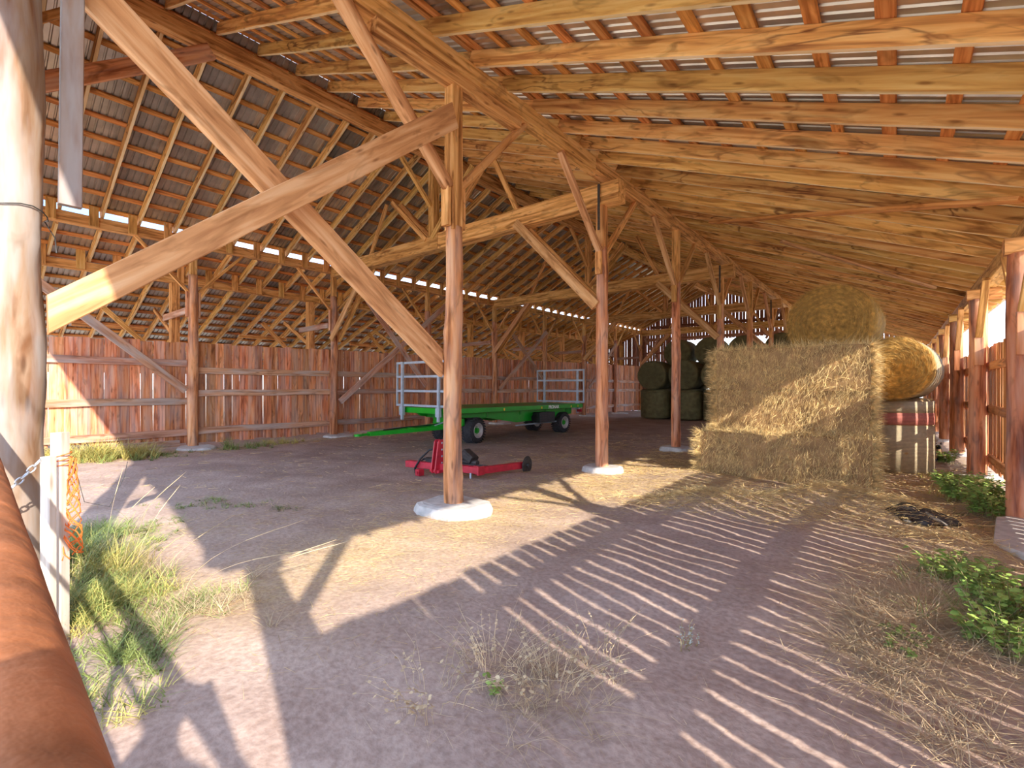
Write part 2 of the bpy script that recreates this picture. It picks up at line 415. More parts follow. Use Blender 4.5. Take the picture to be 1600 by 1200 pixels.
MOUNDS = [(-0.75, 7.65, 0.85, 0.45, 0.30, 0.5), (0.05, 7.5, 0.6, 0.4, 0.25, -0.3), (-2.1, 6.7, 0.8, 0.45, 0.17, 0.6), (-1.3, 6.9, 0.9, 0.5, 0.09, 0.2),
          (0.45, 6.6, 0.5, 0.35, 0.10, 0.0), (-2.9, 9.0, 0.7, 0.5, 0.05, 0.0), (0.35, 4.6, 0.5, 1.2, 0.06, 0), (-5.4, 0.5, 0.8, 0.7, 0.05, 0)]
def gz(x, y):
    x = np.asarray(x, float); y = np.asarray(y, float)
    z = -0.0095 * np.clip(y, -2, 60)
    ins = np.clip((y + 1) / 2, 0, 1)
    z = z + ins * (0.012 * np.sin(1.7 * x + 0.6 * y) + 0.010 * np.sin(2.9 * y - 1.1 * x + 1) + 0.006 * np.sin(6.1 * x + 3.3 * y) + 0.005 * np.sin(8.7 * y - 4.1 * x + 2))
    for cx, cy, rx, ry, h, a in MOUNDS:
        ca, sa = math.cos(a), math.sin(a)
        u = ((x - cx) * ca + (y - cy) * sa) / rx; v = (-(x - cx) * sa + (y - cy) * ca) / ry
        z = z + h * np.exp(-(u * u + v * v) * 1.6)
    return z
def gzf(x, y): return float(gz(x, y))

def straw_cover(x, y):
    """how thickly loose straw lies, 0..1"""
    x = np.asarray(x, float); y = np.asarray(y, float)
    band = np.exp(-((x + 3.9) / 0.95) ** 2) * np.clip((y - 0.6) / 1.0, 0, 1)
    right = np.exp(-((x - 0.35) / 0.75) ** 2) * np.clip((y - 3.2) / 1.5, 0, 1) * 0.9
    hay = np.clip((y - 5.6) / 1.6, 0, 1) * np.clip((x + 5.0) / 1.0, 0, 1) * 0.95
    left = 0.35 * np.exp(-((x + 13.4) / 0.7) ** 2)
    mid = 0.20 * np.exp(-((x + 6.0) / 1.2) ** 2)
    c = np.maximum.reduce([band, right, hay, left, mid])
    c = c * (0.72 + 0.28 * np.sin(2.3 * x + 1.7 * np.sin(1.9 * y)) * np.sin(2.1 * y + x))
    return np.clip(c, 0, 1) * np.clip((14.5 - y) / 3, 0.25, 1) * np.clip((y + 1) / 1.0, 0, 1)

# ------------------------------------------------------------------ ground
def axis_pts(spec):
    out = []
    for a, b, st in spec:
        n = max(1, int(round((b - a) / st))); out += list(a + (b - a) * np.arange(n) / n)
    out.append(spec[-1][1]); return np.array(out)
gx = axis_pts([(-260, -60, 50), (-60, -24, 6), (-24, -15, 0.8), (-15, -6.2, 0.22), (-6.2, 2.6, 0.055), (2.6, 8, 0.5), (8, 60, 8), (60, 260, 50)])
gy = axis_pts([(-260, -60, 50), (-60, -6, 6), (-6, -0.5, 0.3), (-0.5, 10, 0.06), (10, 16, 0.2), (16, 36, 0.8), (36, 60, 4), (60, 460, 80)])
GX, GY = np.meshgrid(gx, gy)
GZ = gz(GX, GY)
GZ = GZ + np.where((GX > -6.2) & (GX < 2.6) & (GY > -0.5) & (GY < 10), 0.003 * rng.standard_normal(GX.shape), 0)
V = np.stack([GX, GY, GZ], -1).reshape(-1, 3)
ny, nx = GX.shape
I = np.arange(ny * nx).reshape(ny, nx)
F = np.stack([I[:-1, :-1], I[:-1, 1:], I[1:, 1:], I[1:, :-1]], -1).reshape(-1, 4)
m, nt, b = new_mat('barn_dirt')
L = nt.links.new
tc = nd(nt, 'ShaderNodeTexCoord'); no = nd(nt, 'ShaderNodeTexNoise'); no.inputs['Scale'].default_value = 1.1; no.inputs['Detail'].default_value = 8; no.inputs['Roughness'].default_value = 0.65
L(tc.outputs['Object'], no.inputs['Vector'])
rp = nd(nt, 'ShaderNodeValToRGB'); rp.color_ramp.elements[0].position = 0.3; rp.color_ramp.elements[1].position = 0.72
rp.color_ramp.elements[0].color = (0.36, 0.258, 0.21, 1); rp.color_ramp.elements[1].color = (0.55, 0.425, 0.355, 1)
L(no.outputs['Fac'], rp.inputs['Fac'])
n2 = nd(nt, 'ShaderNodeTexNoise'); n2.inputs['Scale'].default_value = 26; n2.inputs['Detail'].default_value = 6; L(tc.outputs['Object'], n2.inputs['Vector'])
r2 = nd(nt, 'ShaderNodeValToRGB'); r2.color_ramp.elements[0].position = 0.32; r2.color_ramp.elements[1].position = 0.62
r2.color_ramp.elements[0].color = (0.78, 0.75, 0.74, 1); r2.color_ramp.elements[1].color = (1.04, 1.04, 1.04, 1)
L(n2.outputs['Fac'], r2.inputs['Fac'])
mx = nd(nt, 'ShaderNodeMix', data_type='RGBA', blend_type='MULTIPLY'); mx.inputs['Factor'].default_value = 1
L(rp.outputs['Color'], mx.inputs['A']); L(r2.outputs['Color'], mx.inputs['B'])
at = nd(nt, 'ShaderNodeAttribute'); at.attribute_name = 'straw'
n3 = nd(nt, 'ShaderNodeTexNoise'); n3.inputs['Scale'].default_value = 34; n3.inputs['Detail'].default_value = 4; L(tc.outputs['Object'], n3.inputs['Vector'])
r3 = nd(nt, 'ShaderNodeValToRGB'); r3.color_ramp.elements[0].position = 0.35; r3.color_ramp.elements[1].position = 0.68
r3.color_ramp.elements[0].color = (0.40, 0.27, 0.15, 1); r3.color_ramp.elements[1].color = (0.66, 0.50, 0.29, 1)
L(n3.outputs['Fac'], r3.inputs['Fac'])
mf = nd(nt, 'ShaderNodeMath', operation='MULTIPLY'); mf.inputs[1].default_value = 0.8; L(at.outputs['Fac'], mf.inputs[0])
m2 = nd(nt, 'ShaderNodeMix', data_type='RGBA'); L(mf.outputs[0], m2.inputs['Factor']); L(mx.outputs['Result'], m2.inputs['A']); L(r3.outputs['Color'], m2.inputs['B'])
at2 = nd(nt, 'ShaderNodeAttribute'); at2.attribute_name = 'yard'
m3 = nd(nt, 'ShaderNodeMix', data_type='RGBA'); L(at2.outputs['Fac'], m3.inputs['Factor']); L(m2.outputs['Result'], m3.inputs['A'])
n5 = nd(nt, 'ShaderNodeTexNoise'); n5.inputs['Scale'].default_value = 0.5; n5.inputs['Detail'].default_value = 7; L(tc.outputs['Object'], n5.inputs['Vector'])
r5 = nd(nt, 'ShaderNodeValToRGB'); r5.color_ramp.elements[0].position = 0.35; r5.color_ramp.elements[1].position = 0.65
r5.color_ramp.elements[0].color = (0.56, 0.47, 0.33, 1); r5.color_ramp.elements[1].color = (0.72, 0.62, 0.48, 1)
L(n5.outputs['Fac'], r5.inputs['Fac']); L(r5.outputs['Color'], m3.inputs['B'])
L(m3.outputs['Result'], b.inputs['Base Color']); b.inputs['Roughness'].default_value = 0.95; b.inputs['Specular IOR Level'].default_value = 0.1
bu = nd(nt, 'ShaderNodeBump'); bu.inputs['Strength'].default_value = 0.35; bu.inputs['Distance'].default_value = 0.02
L(n2.outputs['Fac'], bu.inputs['Height']); L(bu.outputs['Normal'], b.inputs['Normal'])
me = big_mesh('floor', V, F, m, smooth=True)
att = me.attributes.new('straw', 'FLOAT', 'POINT'); att.data.foreach_set('value', straw_cover(V[:, 0], V[:, 1]).astype(np.float32))
yard = np.maximum.reduce([np.clip((V[:, 0] - 1.6) / 0.6, 0, 1), np.clip((-0.8 - V[:, 1]) / 1.5, 0, 1), np.clip((-21 - V[:, 0]) / 1.0, 0, 1), np.clip((V[:, 1] - 33) / 2, 0, 1)])
a2 = me.attributes.new('yard', 'FLOAT', 'POINT'); a2.data.foreach_set('value', yard.astype(np.float32))
floor = tag(obj('floor', me, m), 'bare pinkish dirt floor of the barn running out to the yard', 'floor', kind='structure')

# ------------------------------------------------------------------ roof: rafters, battens, corrugated sheets
def roof(name, label, zf, xa, xb, ridge_ext=0.03, eave_ext=0.12):
    """zf: underside height of the rafters at x; xa (low end) .. xb (high end)"""
    e = empty(name, (0, 0, 0), label, 'roof', kind='structure')
    sl = (zf(xb) - zf(xa)) / (xb - xa); ca = 1 / math.sqrt(1 + sl * sl)
    nrm = Vector((-sl, 0, 1)).normalized()
    if nrm.z < 0: nrm = -nrm
    d = (Vector((xb, 0, zf(xb))) - Vector((xa, 0, zf(xa)))); Ls = d.length; d = d.normalized()
    y = 4.52 - 0.7 * 6; n = 0
    Rh = 0.20
    while y < YE - 0.05:
        yy = y + random.uniform(-0.03, 0.03)
        h = Rh * random.uniform(0.96, 1.05)
        p0 = Vector((xa, yy, zf(xa))) + nrm * (Rh - h / 2); p1 = Vector((xb, yy, zf(xb))) + nrm * (Rh - h / 2)
        near = y < 14
        sg = 6 if near else 2
        ro = timber('rafter', p0, p1, 0.055, h, M['rafter'], e, up=nrm, ch=0.004, seg=sg, wob=0.010)
        ro.data.materials.append(M['bounce_edge'])      # bounce light from the ground, painted pale along the sawn lower edge
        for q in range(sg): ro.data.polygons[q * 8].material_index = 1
        y += 0.70; n += 1
    # battens, laid in lengths across the rafters
    nb = int(Ls / 0.5); ylen = (YE - YF) / 4
    for i in range(nb + 1):
        t = (0.06 if eave_ext else 0.10) + (Ls - 0.16) * i / nb
        c = Vector((xa, 0, zf(xa))) + d * t + nrm * (Rh + 0.02)
        for s_ in range(4):
            a = Vector((c.x, YF + ylen * s_ + 0.004, c.z)); bq = Vector((c.x, YF + ylen * (s_ + 1) - 0.004, c.z))
            timber('batten', a, bq, 0.12 * random.uniform(0.85, 1.1), 0.036, M['batten'], e, up=nrm, ch=0.003, seg=1)
    # corrugated sheets
    sw = 0.9; mb = MB(); prof = []
    nr = 8
    for r in range(nr):
        o = sw * r / nr
        prof += [(o, 0), (o + 0.062, 0), (o + 0.074, 0.02), (o + 0.09, 0.02), (o + 0.102, 0)]
    prof.append((sw + 0.02, 0.0))
    ext0, ext1 = eave_ext, ridge_ext
    vs = []
    for yy, zz in prof:
        vs.append((-ext0, yy, zz)); vs.append((Ls + ext1, yy, zz))
    fs = [(2 * i, 2 * i + 1, 2 * i + 3, 2 * i + 2) for i in range(len(prof) - 1)]
    k = len(vs)
    vs += [(x, y_, z_ - 0.004) for x, y_, z_ in vs]
    fs += [tuple(k + j for j in f[::-1]) for f in fs]
    mb.add(vs, fs)
    base = None; yy = YF - 0.05
    R = Matrix((d, Vector((0, 1, 0)), nrm)).transposed().to_4x4()
    while yy < YE:
        m4 = Matrix.Translation(Vector((xa, yy, zf(xa))) + nrm * (Rh + 0.042 + random.uniform(0, 0.003))) @ R
        if base is None: base = obj('metal_sheet', mb, M['metal_roof'], e, m4)
        else: copy_obj(base, m4, e)
        yy += sw
    return e
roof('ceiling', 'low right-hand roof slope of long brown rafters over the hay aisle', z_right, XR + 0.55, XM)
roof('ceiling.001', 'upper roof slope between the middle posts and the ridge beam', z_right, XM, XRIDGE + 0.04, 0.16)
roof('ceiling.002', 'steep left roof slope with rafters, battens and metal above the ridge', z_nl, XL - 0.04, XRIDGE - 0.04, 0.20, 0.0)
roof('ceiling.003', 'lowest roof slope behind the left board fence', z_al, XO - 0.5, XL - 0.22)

# ------------------------------------------------------------------ long beams
def long_beam(name, label, x, ztop, w, h, wob=0.012, pieces=4, splice=True, blocks=None):
    e = empty(name, (x, YF, ztop - h / 2), label, 'beam')
    ys = [YF + 0.05 + (YE - YF - 0.1) * i / pieces for i in range(pieces + 1)]
    for i in range(pieces):
        timber('beam_length', (x, ys[i], ztop - h / 2), (x, ys[i + 1] - 0.006, ztop - h / 2), w, h, M['beam'], e, seg=10, wob=wob, ch=0.012)
    if blocks:
        yb = 4.52 - 0.7 * 6
        while yb < YE - 0.2:
            timber('block', (x + blocks[0], yb - 0.16, ztop + blocks[1]), (x + blocks[0], yb - 0.16, ztop + blocks[2]), 0.05, 0.17, M['beam'], e, up=(0, 1, 0))
            yb += 0.70
    return e
long_beam('purlin_beam', 'heavy squared purlin carried along the tops of the middle posts', XM, 5.84, 0.22, 0.26)
bo = long_beam('ridge_beam', 'highest beam of the barn under the ridge, rafters meeting on it', XRIDGE, 7.70, 0.2, 0.30)
long_beam('plate_beam', 'beam with upright blocks and strips of blue sky above it', XL, 5.42, 0.2, 0.24, blocks=(0.13, -0.24, 0.2))
long_beam('low_purlin_beam', 'lower orange beam with a row of upright blocks behind the left posts', XB, 4.66, 0.12, 0.22, blocks=(0.09, -0.2, 0.28))
long_beam('eave_beam', 'long eave beam over the right slat wall', XR + 0.05, 3.60, 0.2, 0.25)
long_beam('outer_eave_beam', 'far outer eave beam behind the left fence', XO, z_al(XO), 0.16, 0.2)
# splice timber bolted under the near part of the middle purlin
tag(timber('splice_timber', (XM + 0.02, 3.0, 5.50), (XM + 0.02, 5.5, 5.50), 0.2, 0.16, M['beam'], seg=4, wob=0.008, ch=0.01), 'short splice timber bolted under the middle purlin above the nearest post', 'beam')

# ------------------------------------------------------------------ posts
ORD = ['first', 'second', 'third', 'fourth', 'fifth', 'sixth', 'seventh', 'eighth', 'ninth']
def footing(x, y, rx, ry, h, label, seed):
    mb = MB(); rr = []; n = 18
    z = gzf(x, y)
    for t, q in ((-0.06, 1.0), (h * 0.35, 1.0), (h * 0.85, 0.94), (h, 0.82)):
        ring = []
        for i in range(n):
            a = 2 * math.pi * i / n
            r = (abs(math.cos(a)) ** 3 + abs(math.sin(a)) ** 3) ** (-1 / 3)
            r *= 1 + 0.22 * mnoise.noise((math.cos(a) * 1.4 + seed, math.sin(a) * 1.4, t))
            ring.append((rx * q * r * math.cos(a), ry * q * r * math.sin(a), t + 0.012 * mnoise.noise((a, seed, t * 9))))
        rr.append(ring)
    mb.rings(rr)
    return tag(obj('concrete_footing', mb, M['concrete'], None, Matrix.Translation((x, y, z))), label, 'footing', 'concrete post footings')

for k in range(NK):
    y = YK(k); zb = gzf(XM, y)
    o_ = ORD[k]
    fy = y
    if k == 0: lab = 'huge weathered log gate post with flaking grey bark at the left edge'
    elif k == 1: lab = 'nearest whole log post, standing before the red implement on pale concrete'
    elif k == 2: lab = 'second whole log post in the middle row with steel-strapped beam end on top'
    elif k == 3: lab = 'middle-row log post just left of the square hay stack'
    else: lab = 'middle-row log post, %s counted from the big gate post' % o_
    e = empty('log_post', (XM, y, zb), lab, 'post', 'middle row of log posts')
    if k == 0:
        log('log', (XM, y, zb - 0.1), (XM + 0.03, y, 5.55), 0.19, 0.165, M['old_log'], e, n=22, step=0.1, rough=0.12, knots=9)
        # nail-on rail stub and wire
        pts = [(XM + 0.01 + 0.192 * math.cos(t), y + 0.192 * math.sin(t), 2.72 + 0.02 * math.sin(3 * t)) for t in np.linspace(-2.4, 1.9, 14)]
        pts += [(XM - 0.02, y + 0.23, 2.6), (XM - 0.01, y + 0.235, 2.5)]
        obj('wire', MB().tube(pts, 0.004, 5), M['wire'], e)
        timber('hanging_board', (XM + 0.02, y + 0.30, 2.83), (XM + 0.02, y + 0.32, 5.0), 0.06, 0.12, M['old_log'], e)
    else:
        zl = 3.58 if k == 1 else 4.2
        r = 0.125 if k <= 2 else 0.12
        log('log', (XM, y, zb - 0.05), (XM, y, zl + 0.05), r, r * 0.86, M['log'], e, n=16, step=0.12, rough=0.07, knots=9)
        top = 5.58 if k % 2 else 5.06
        timber('squared_top', (XM, y, zl), (XM, y, top), 0.17, 0.17, M['beam'], e, seg=4, wob=0.01)
        # scabs under the braces and the braces themselves
        for sgn in (-1, 1):
            zs = 4.15
            timber('scab_block', (XM, y + sgn * 0.13, 3.62 if k == 1 else 3.72), (XM, y + sgn * 0.13, zs), 0.13, 0.06, M['beam'], e)
            if k == 1 and sgn == -1:
                log('knee_brace', (XM, y - 0.1, zs - 0.03), (XM, y - 1.62, 5.62), 0.085, 0.095, M['plank'], e, n=10, step=0.12, rough=0.14, knots=4)
            else:
                timber('knee_brace', (XM, y + sgn * 0.09, zs), (XM, y + sgn * 1.46, 5.56), 0.11, 0.09, M['plank'] if sgn < 0 else M['beam'], e, seg=5, wob=0.012)
        if k % 2 == 0:
            timber('cross_brace', (XM - 0.06, y - 0.13, 3.12), (XM - 2.05, y - 0.13, 5.15), 0.06, 0.20, M['plank'], e, seg=5, wob=0.01)
            timber('cross_brace', (XM - 0.06, y + 0.15, 3.12), (XM - 2.05, y + 0.15, 5.15), 0.06, 0.20, M['beam'], e, seg=5, wob=0.01)
            timber('steel_strap', (XM + 0.03, y - 0.182, 4.55), (XM + 0.03, y - 0.182, 5.42), 0.05, 0.012, M['strap'], e, up=(0, 1, 0), ch=0.002)
        footing(XM + 0.03, y, 0.50 if k == 1 else 0.38, 0.40 if k == 1 else 0.32, 0.12,
                ['', 'wide sunlit concrete footing under the nearest log post', 'bright concrete footing under the second log post of the middle row', 'shaded concrete pad in front of the square hay stack'][k] if k < 4 else 'concrete pad under the %s middle post counted from the gate' % o_, k * 3.3)

for k in range(NK):
    y = YK(k) if k else 0.10; zb = gzf(XR - 0.1, y); x = XR - 0.08; o_ = ORD[k]
    e = empty('wall_post', (x, y, zb), 'right-hand slat wall post, %s counted from the barn front' % o_ if k > 4 or k < 2 else
              {2: 'wall post at the right edge, half cut off, above the grey slab', 3: 'stout shaded log post of the slat wall right of the round bales', 4: 'log post of the slat wall next to the small cat'}[k], 'post', 'posts of the right slat wall')
    log('log', (x, y, zb - 0.05), (x, y, 3.16), 0.14, 0.125, M['log'], e, n=14, step=0.15, rough=0.08, knots=6)
    timber('bolster', (x - 0.15, y, 3.25), (x + 0.3, y, 3.25), 0.2, 0.19, M['beam'], e, ch=0.02)
    for sgn in ((-1, 1) if k else (1,)):
        timber('scab_block', (x, y + sgn * 0.155, 1.95), (x, y + sgn * 0.155, 2.45), 0.13, 0.06, M['log'], e)
        timber('knee_brace', (x, y + sgn * 0.10, 2.42), (x, y + sgn * 1.06, 3.36), 0.1, 0.08, M['beam'], e, seg=3, wob=0.01)
    if k != 2:
        footing(x + 0.02, y, 0.34, 0.32, 0.07, 'concrete pad under the %s right wall post counted from the barn front' % o_, 20 + k * 2.1)

for k in range(NK):
    y = YK(k); zb = gzf(XL, y); o_ = ORD[k]
    e = empty('fence_post', (XL + 0.02, y, zb), 'greyish log post of the left board fence, %s from the barn front' % o_, 'post', 'posts of the left board fence')
    log('log', (XL + 0.02, y, zb - 0.05), (XL + 0.02, y, 4.45), 0.125, 0.105, M['log'], e, n=14, step=0.18, rough=0.05, knots=7)
    timber('squared_top', (XL + 0.02, y, 4.4), (XL + 0.02, y, 5.19), 0.15, 0.15, M['beam'], e)
    for sgn in (-1, 1):
        timber('scab_block', (XL + 0.02, y + sgn * 0.135, 3.35), (XL + 0.02, y + sgn * 0.135, 4.0), 0.1, 0.05, M['log'], e)
        timber('knee_brace', (XL + 0.02, y + sgn * 0.10, 3.98), (XL + 0.02, y + sgn * 1.2, 5.18), 0.08, 0.07, M['beam'], e, seg=3, wob=0.01)
    timber('spreader', (XL - 0.1, y - 0.12, 3.52), (XB - 0.5, y - 0.12, 3.5), 0.05, 0.17, M['rail'], e)
    if k % 2 == 0 and k > 0:
        timber('cross_brace', (XL + 0.08, y - 0.12, 3.05), (XL + 2.05, y - 0.12, 5.1), 0.06, 0.2, M['plank'], e, seg=4, wob=0.01)
        timber('cross_brace', (XL + 0.08, y + 0.14, 3.05), (XL + 2.05, y + 0.14, 5.1), 0.06, 0.2, M['beam'], e, seg=4, wob=0.01)
    footing(XL + 0.32, y, 0.5, 0.42, 0.07, 'flat concrete pad at the foot of the %s left fence post' % o_, 50 + k * 1.7)
    e = empty('aisle_post', (XB, y, zb), 'squared post behind the left fence carrying the low purlin, %s from the front' % o_, 'post', 'squared posts behind the left fence')
    timber('post_timber', (XB, y, zb - 0.1), (XB, y, 4.44), 0.24, 0.2, M['beam'], e, seg=3, wob=0.01)
    timber('knee_brace', (XB - 0.2, y + 0.1, 2.0), (XB - 0.2, y - 1.5, 3.6), 0.06, 0.12, M['beam'], e)
    timber('strut', (XB - 0.1, y, 3.0), (XB - 1.9, y, z_al(XB - 1.9) - 0.03), 0.06, 0.12, M['beam'], e)
    timber('strut', (XB - 0.6, y + 1.9, 3.15), (XB - 0.6, y + 3.4, 3.15), 0.05, 0.1, M['beam'], e)
    log('outer_post', (XO, y, zb - 0.1), (XO, y, z_al(XO) - 0.2), 0.11, 0.1, M['log'], e)

# ------------------------------------------------------------------ tie beams and roof trusses
TIE = {0: 'front tie beam across the open barn mouth', 2: 'nearest tie beam, its sawn end strapped to the second log post', 4: 'tie beam behind the second post, crossing to the left fence posts', 6: 'tie beam deep in the barn, third from the mouth', 8: 'tie beam of the back gable'}
for k in (0, 2, 4, 6, 8):
    y = YK(k)
    e = empty('tie_beam', (XM, y, 5.24), TIE[k], 'beam')
    zt = 5.24 if k else 5.08
    timber('cross_timber', (XM + 0.42, y, zt), (-9.0, y, zt), 0.3, 0.40, M['beam'], e, seg=12, wob=0.012, ch=0.012)
    timber('cross_timber', (-9.01, y, zt), (XL + 0.12, y, zt), 0.3, 0.38, M['beam'], e, seg=12, wob=0.012, ch=0.012)
    timber('king_post', (XRIDGE, y, 5.44), (XRIDGE, y, 7.40), 0.2, 0.2, M['beam'], e, seg=2, wob=0.01)
    for sgn in (-1, 1):
        for dy in (-0.16, 0.16):
            timber('strut', (XRIDGE + sgn * 0.12, y + dy, 5.35 if k else 5.2), (XRIDGE + sgn * 1.55, y + dy, 6.78 if sgn > 0 else 6.66), 0.06, 0.13, M['beam'], e)
        timber('ridge_brace', (XRIDGE, y + sgn * 0.1, 6.2), (XRIDGE, y + sgn * 1.28, 7.38), 0.09, 0.1, M['beam'], e)
        timber('strut', (XRIDGE + sgn * 2.8, y, 5.44 if k else 5.2), (XRIDGE + sgn * 2.0, y, (z_right(XRIDGE + 2.0) if sgn > 0 else z_nl(XRIDGE - 2.0)) - 0.02), 0.06, 0.12, M['beam'], e)
# the dark brace that climbs from the front truss to the ridge
tag(timber('ridge_brace', (XRIDGE + 0.12, 0.45, 5.45), (XRIDGE + 0.12, 3.02, 7.36), 0.08, 0.24, M['log'], seg=5, wob=0.02), 'dark brace climbing to the ridge behind the big crossed planks', 'brace')

# ------------------------------------------------------------------ the two big crossed planks and other long braces
def plumb_plank(name, x, th, pts, mat, label):
    """board in the plane of the middle posts; pts: (y, z) of lower-left, lower-right, upper-right, upper-left corners"""
    p = [Vector((x, a, b_)) for a, b_ in pts]
    d = (p[1] - p[0]).normalized(); m4 = Matrix.Translation(p[0]) @ frame(d); inv = m4.inverted()
    nseg = 8; mb = MB(); rr = []
    for i in range(nseg + 1):
        t = i / nseg; lo = p[0].lerp(p[1], t); hi = p[3].lerp(p[2], t); c = 0.008
        w = 0.006 * mnoise.noise((t * 4, x, 2.2)) if 0 < i < nseg else 0
        u = (hi - lo).normalized()
        ring = []
        for dx, q in ((-th / 2, lo + u * c), (-th / 2 + c, lo), (th / 2 - c, lo), (th / 2, lo + u * c), (th / 2, hi - u * c), (th / 2 - c, hi), (-th / 2 + c, hi), (-th / 2, hi - u * c)):
            ring.append(inv @ (q + Vector((dx, 0, w))))
        rr.append(ring)
    return tag(obj(name, mb.rings(rr), mat, None, m4), label, 'brace')
plumb_plank('brace_plank', XM + 0.165, 0.07, [(0.46, 1.925), (4.13, 4.80), (4.02, 5.08), (0.455, 2.18)], M['plank'], 'wide brace plank rising from the gate post to the nearest log post')
plumb_plank('brace_plank', XM - 0.10, 0.08, [(0.15, 4.72), (4.10, 1.70), (4.10, 2.06), (0.30, 4.95)], M['plank'], 'wide brace plank falling to the nearest log post behind the other plank')
LB = [((0.2, 4.76), (4.02, 1.45), 'diagonal brace plank crossing the sunlit end of the left fence'),
      ((12.9, 4.75), (8.30, 1.05), 'diagonal brace falling to the second fence post from the left'),
      ((9.3, 4.5), (11.9, 1.55), 'diagonal brace crossing behind the front wagon rack'),
      ((16.2, 1.4), (19.9, 4.3), 'diagonal brace above the middle of the green wagon'),
      ((19.9, 1.6), (17.0, 4.1), 'diagonal brace ending beside the rear wagon rack'),
      ((24.2, 1.4), (27.6, 4.2), 'diagonal brace on the far left fence right of the rear wagon rack')]
for (ya, za), (yb, zb_), lab in LB:
    tag(timber('diagonal_brace', (XL + 0.22, ya, za), (XL + 0.22, yb, zb_), 0.06, 0.19, M['rail'], seg=5, wob=0.01), lab, 'brace', 'diagonal braces on the left fence')
tag(timber('roof_brace', (-3.37, 11.4, z_right(-3.37) - 0.06), (1.06, 7.5, z_right(1.06) - 0.06), 0.12, 0.05, M['batten'], up=(0.36, 0, 1), seg=4, wob=0.02), 'bright slanting brace nailed under the right rafters, the nearer one', 'brace')
tag(timber('roof_brace', (-2.04, 12.1, z_right(-2.04) - 0.06), (0.64, 14.3, z_right(0.64) - 0.06), 0.12, 0.05, M['plank'], up=(0.36, 0, 1), seg=4, wob=0.02), 'slanting brace under the right rafters above the topmost round bale', 'brace')

# ------------------------------------------------------------------ left board fence
wl = empty('wall_left', (XL, 0, 0), 'reddish board fence along the left posts with light in its cracks', 'wall', kind='structure')
y = YF + 0.2
def plank_obj(name, x, y, z0, z1, w, th, mat, parent, nx=0):
    m4 = Matrix.Translation((x, y, z0)) @ frame((0, random.uniform(-0.004, 0.004), 1), (1, 0, 0) if nx == 0 else (0, 1, 0))
    return obj(name, timber_mesh(z1 - z0, w, th, 0.004), mat, parent, m4)
while y < YE - 0.2:
    w = random.uniform(0.19, 0.25) if y < 4.3 else random.uniform(0.17, 0.23)
    gap = random.choice([0.002, 0.002, 0.003, 0.003, 0.007]) if y < 9 else random.choice([0.001, 0.001, 0.002, 0.002, 0.007])
    top = 2.66 + 0.008 * y + random.uniform(-0.025, 0.025)
    bot = gzf(XL, y) + random.uniform(0.08, 0.14) if y > 2.6 else gzf(XL, y) + random.uniform(0.20, 0.3)
    plank_obj('plank', XL - 0.10 + random.uniform(-0.012, 0.012), y + w / 2, bot, top, w, 0.024, M['fence'], wl)
    y += w + gap
for k in range(-1, NK - 1):
    a, b_ = YK(k) + 0.13, YK(k + 1) - 0.13
    a = max(a, YF + 0.2)
    if b_ < a: continue
    zz = (2.15, 1.17, 0.36) if k == 0 else (1.99, 1.40, 0.40)
    for z in zz:
        g = gzf(XL, a) * 0.7
        timber('rail', (XL - 0.045, a, z + g + 0.02), (XL - 0.045, b_, z + g), 0.075, 0.17, M['rail'], wl, seg=4, wob=0.02)
# base board of the first bay
timber('base_board', (XL - 0.03, 2.6, 0.12), (XL - 0.03, 3.95, 0.10), 0.05, 0.16, M['rail'], wl)

# ------------------------------------------------------------------ right slat wall
wr = empty('wall_right', (XR, 0, 0), 'open slat wall on the sunny side with daylight between its boards', 'wall', kind='structure')
y = 0.0
while y < YE - 0.1:
    w = random.uniform(0.145, 0.185)
    gap = random.choice([0.028, 0.034, 0.040, 0.046, 0.030]) if y > 1.2 else 0.002
    g = gzf(1.3, y)
    plank_obj('slat', XR + 0.135 + random.uniform(-0.006, 0.006), y + w / 2, g + 0.15 + random.uniform(-0.03, 0.04), 2.36 + random.uniform(-0.025, 0.025) + 0.3 * g, w, 0.024, M['fence_r'], wr)
    y += w + gap
for k in range(0, NK - 1):
    a, b_ = YK(k) + 0.02, YK(k + 1) - 0.02
    for z in (2.03, 1.23, 0.35):
        g = gzf(1.2, a)
        timber('rail', (XR + 0.085, a, z + g + random.uniform(-0.02, 0.02)), (XR + 0.085, b_, z + g + random.uniform(-0.02, 0.02)), 0.06, 0.14, M['fence_r'], wr, seg=4, wob=0.012)

# ------------------------------------------------------------------ back gable and front gable boarding
wb = empty('wall_back', (-6, YE, 0), 'dark back gable of gapped boards over a bright open doorway', 'wall', kind='structure')
x = XO
def roof_under(x): return min(z_right(x), z_nl(x)) if x > XL else z_al(x)
while x < XR:
    w = random.uniform(0.15, 0.2); gap = random.choice([0.012, 0.02, 0.03, 0.04]) if x > -10 else random.choice([0.004, 0.01, 0.018])
    z0 = -0.3 + random.uniform(0, 0.06) if x < -11.4 else 4.58 + random.uniform(-0.03, 0.03)
    z1 = roof_under(x + w / 2) + 0.15
    if x > -1.4: z0 = max(3.2, min(z0, z1 - 0.5))
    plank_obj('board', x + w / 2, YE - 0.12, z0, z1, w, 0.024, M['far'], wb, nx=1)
    x += w + gap
for z in (4.75, 5.6, 6.5):
    xa = XL if z < 5.4 else -14.2 + (z - 5.4) / 0.471 + 0.2; xb = 1.0 if z < 3.7 else 1.22 - (z - 3.66) / 0.387 - 0.2
    timber('girt', (xa, YE - 0.17, z), (xb, YE - 0.17, z), 0.06, 0.2, M['far'], wb)
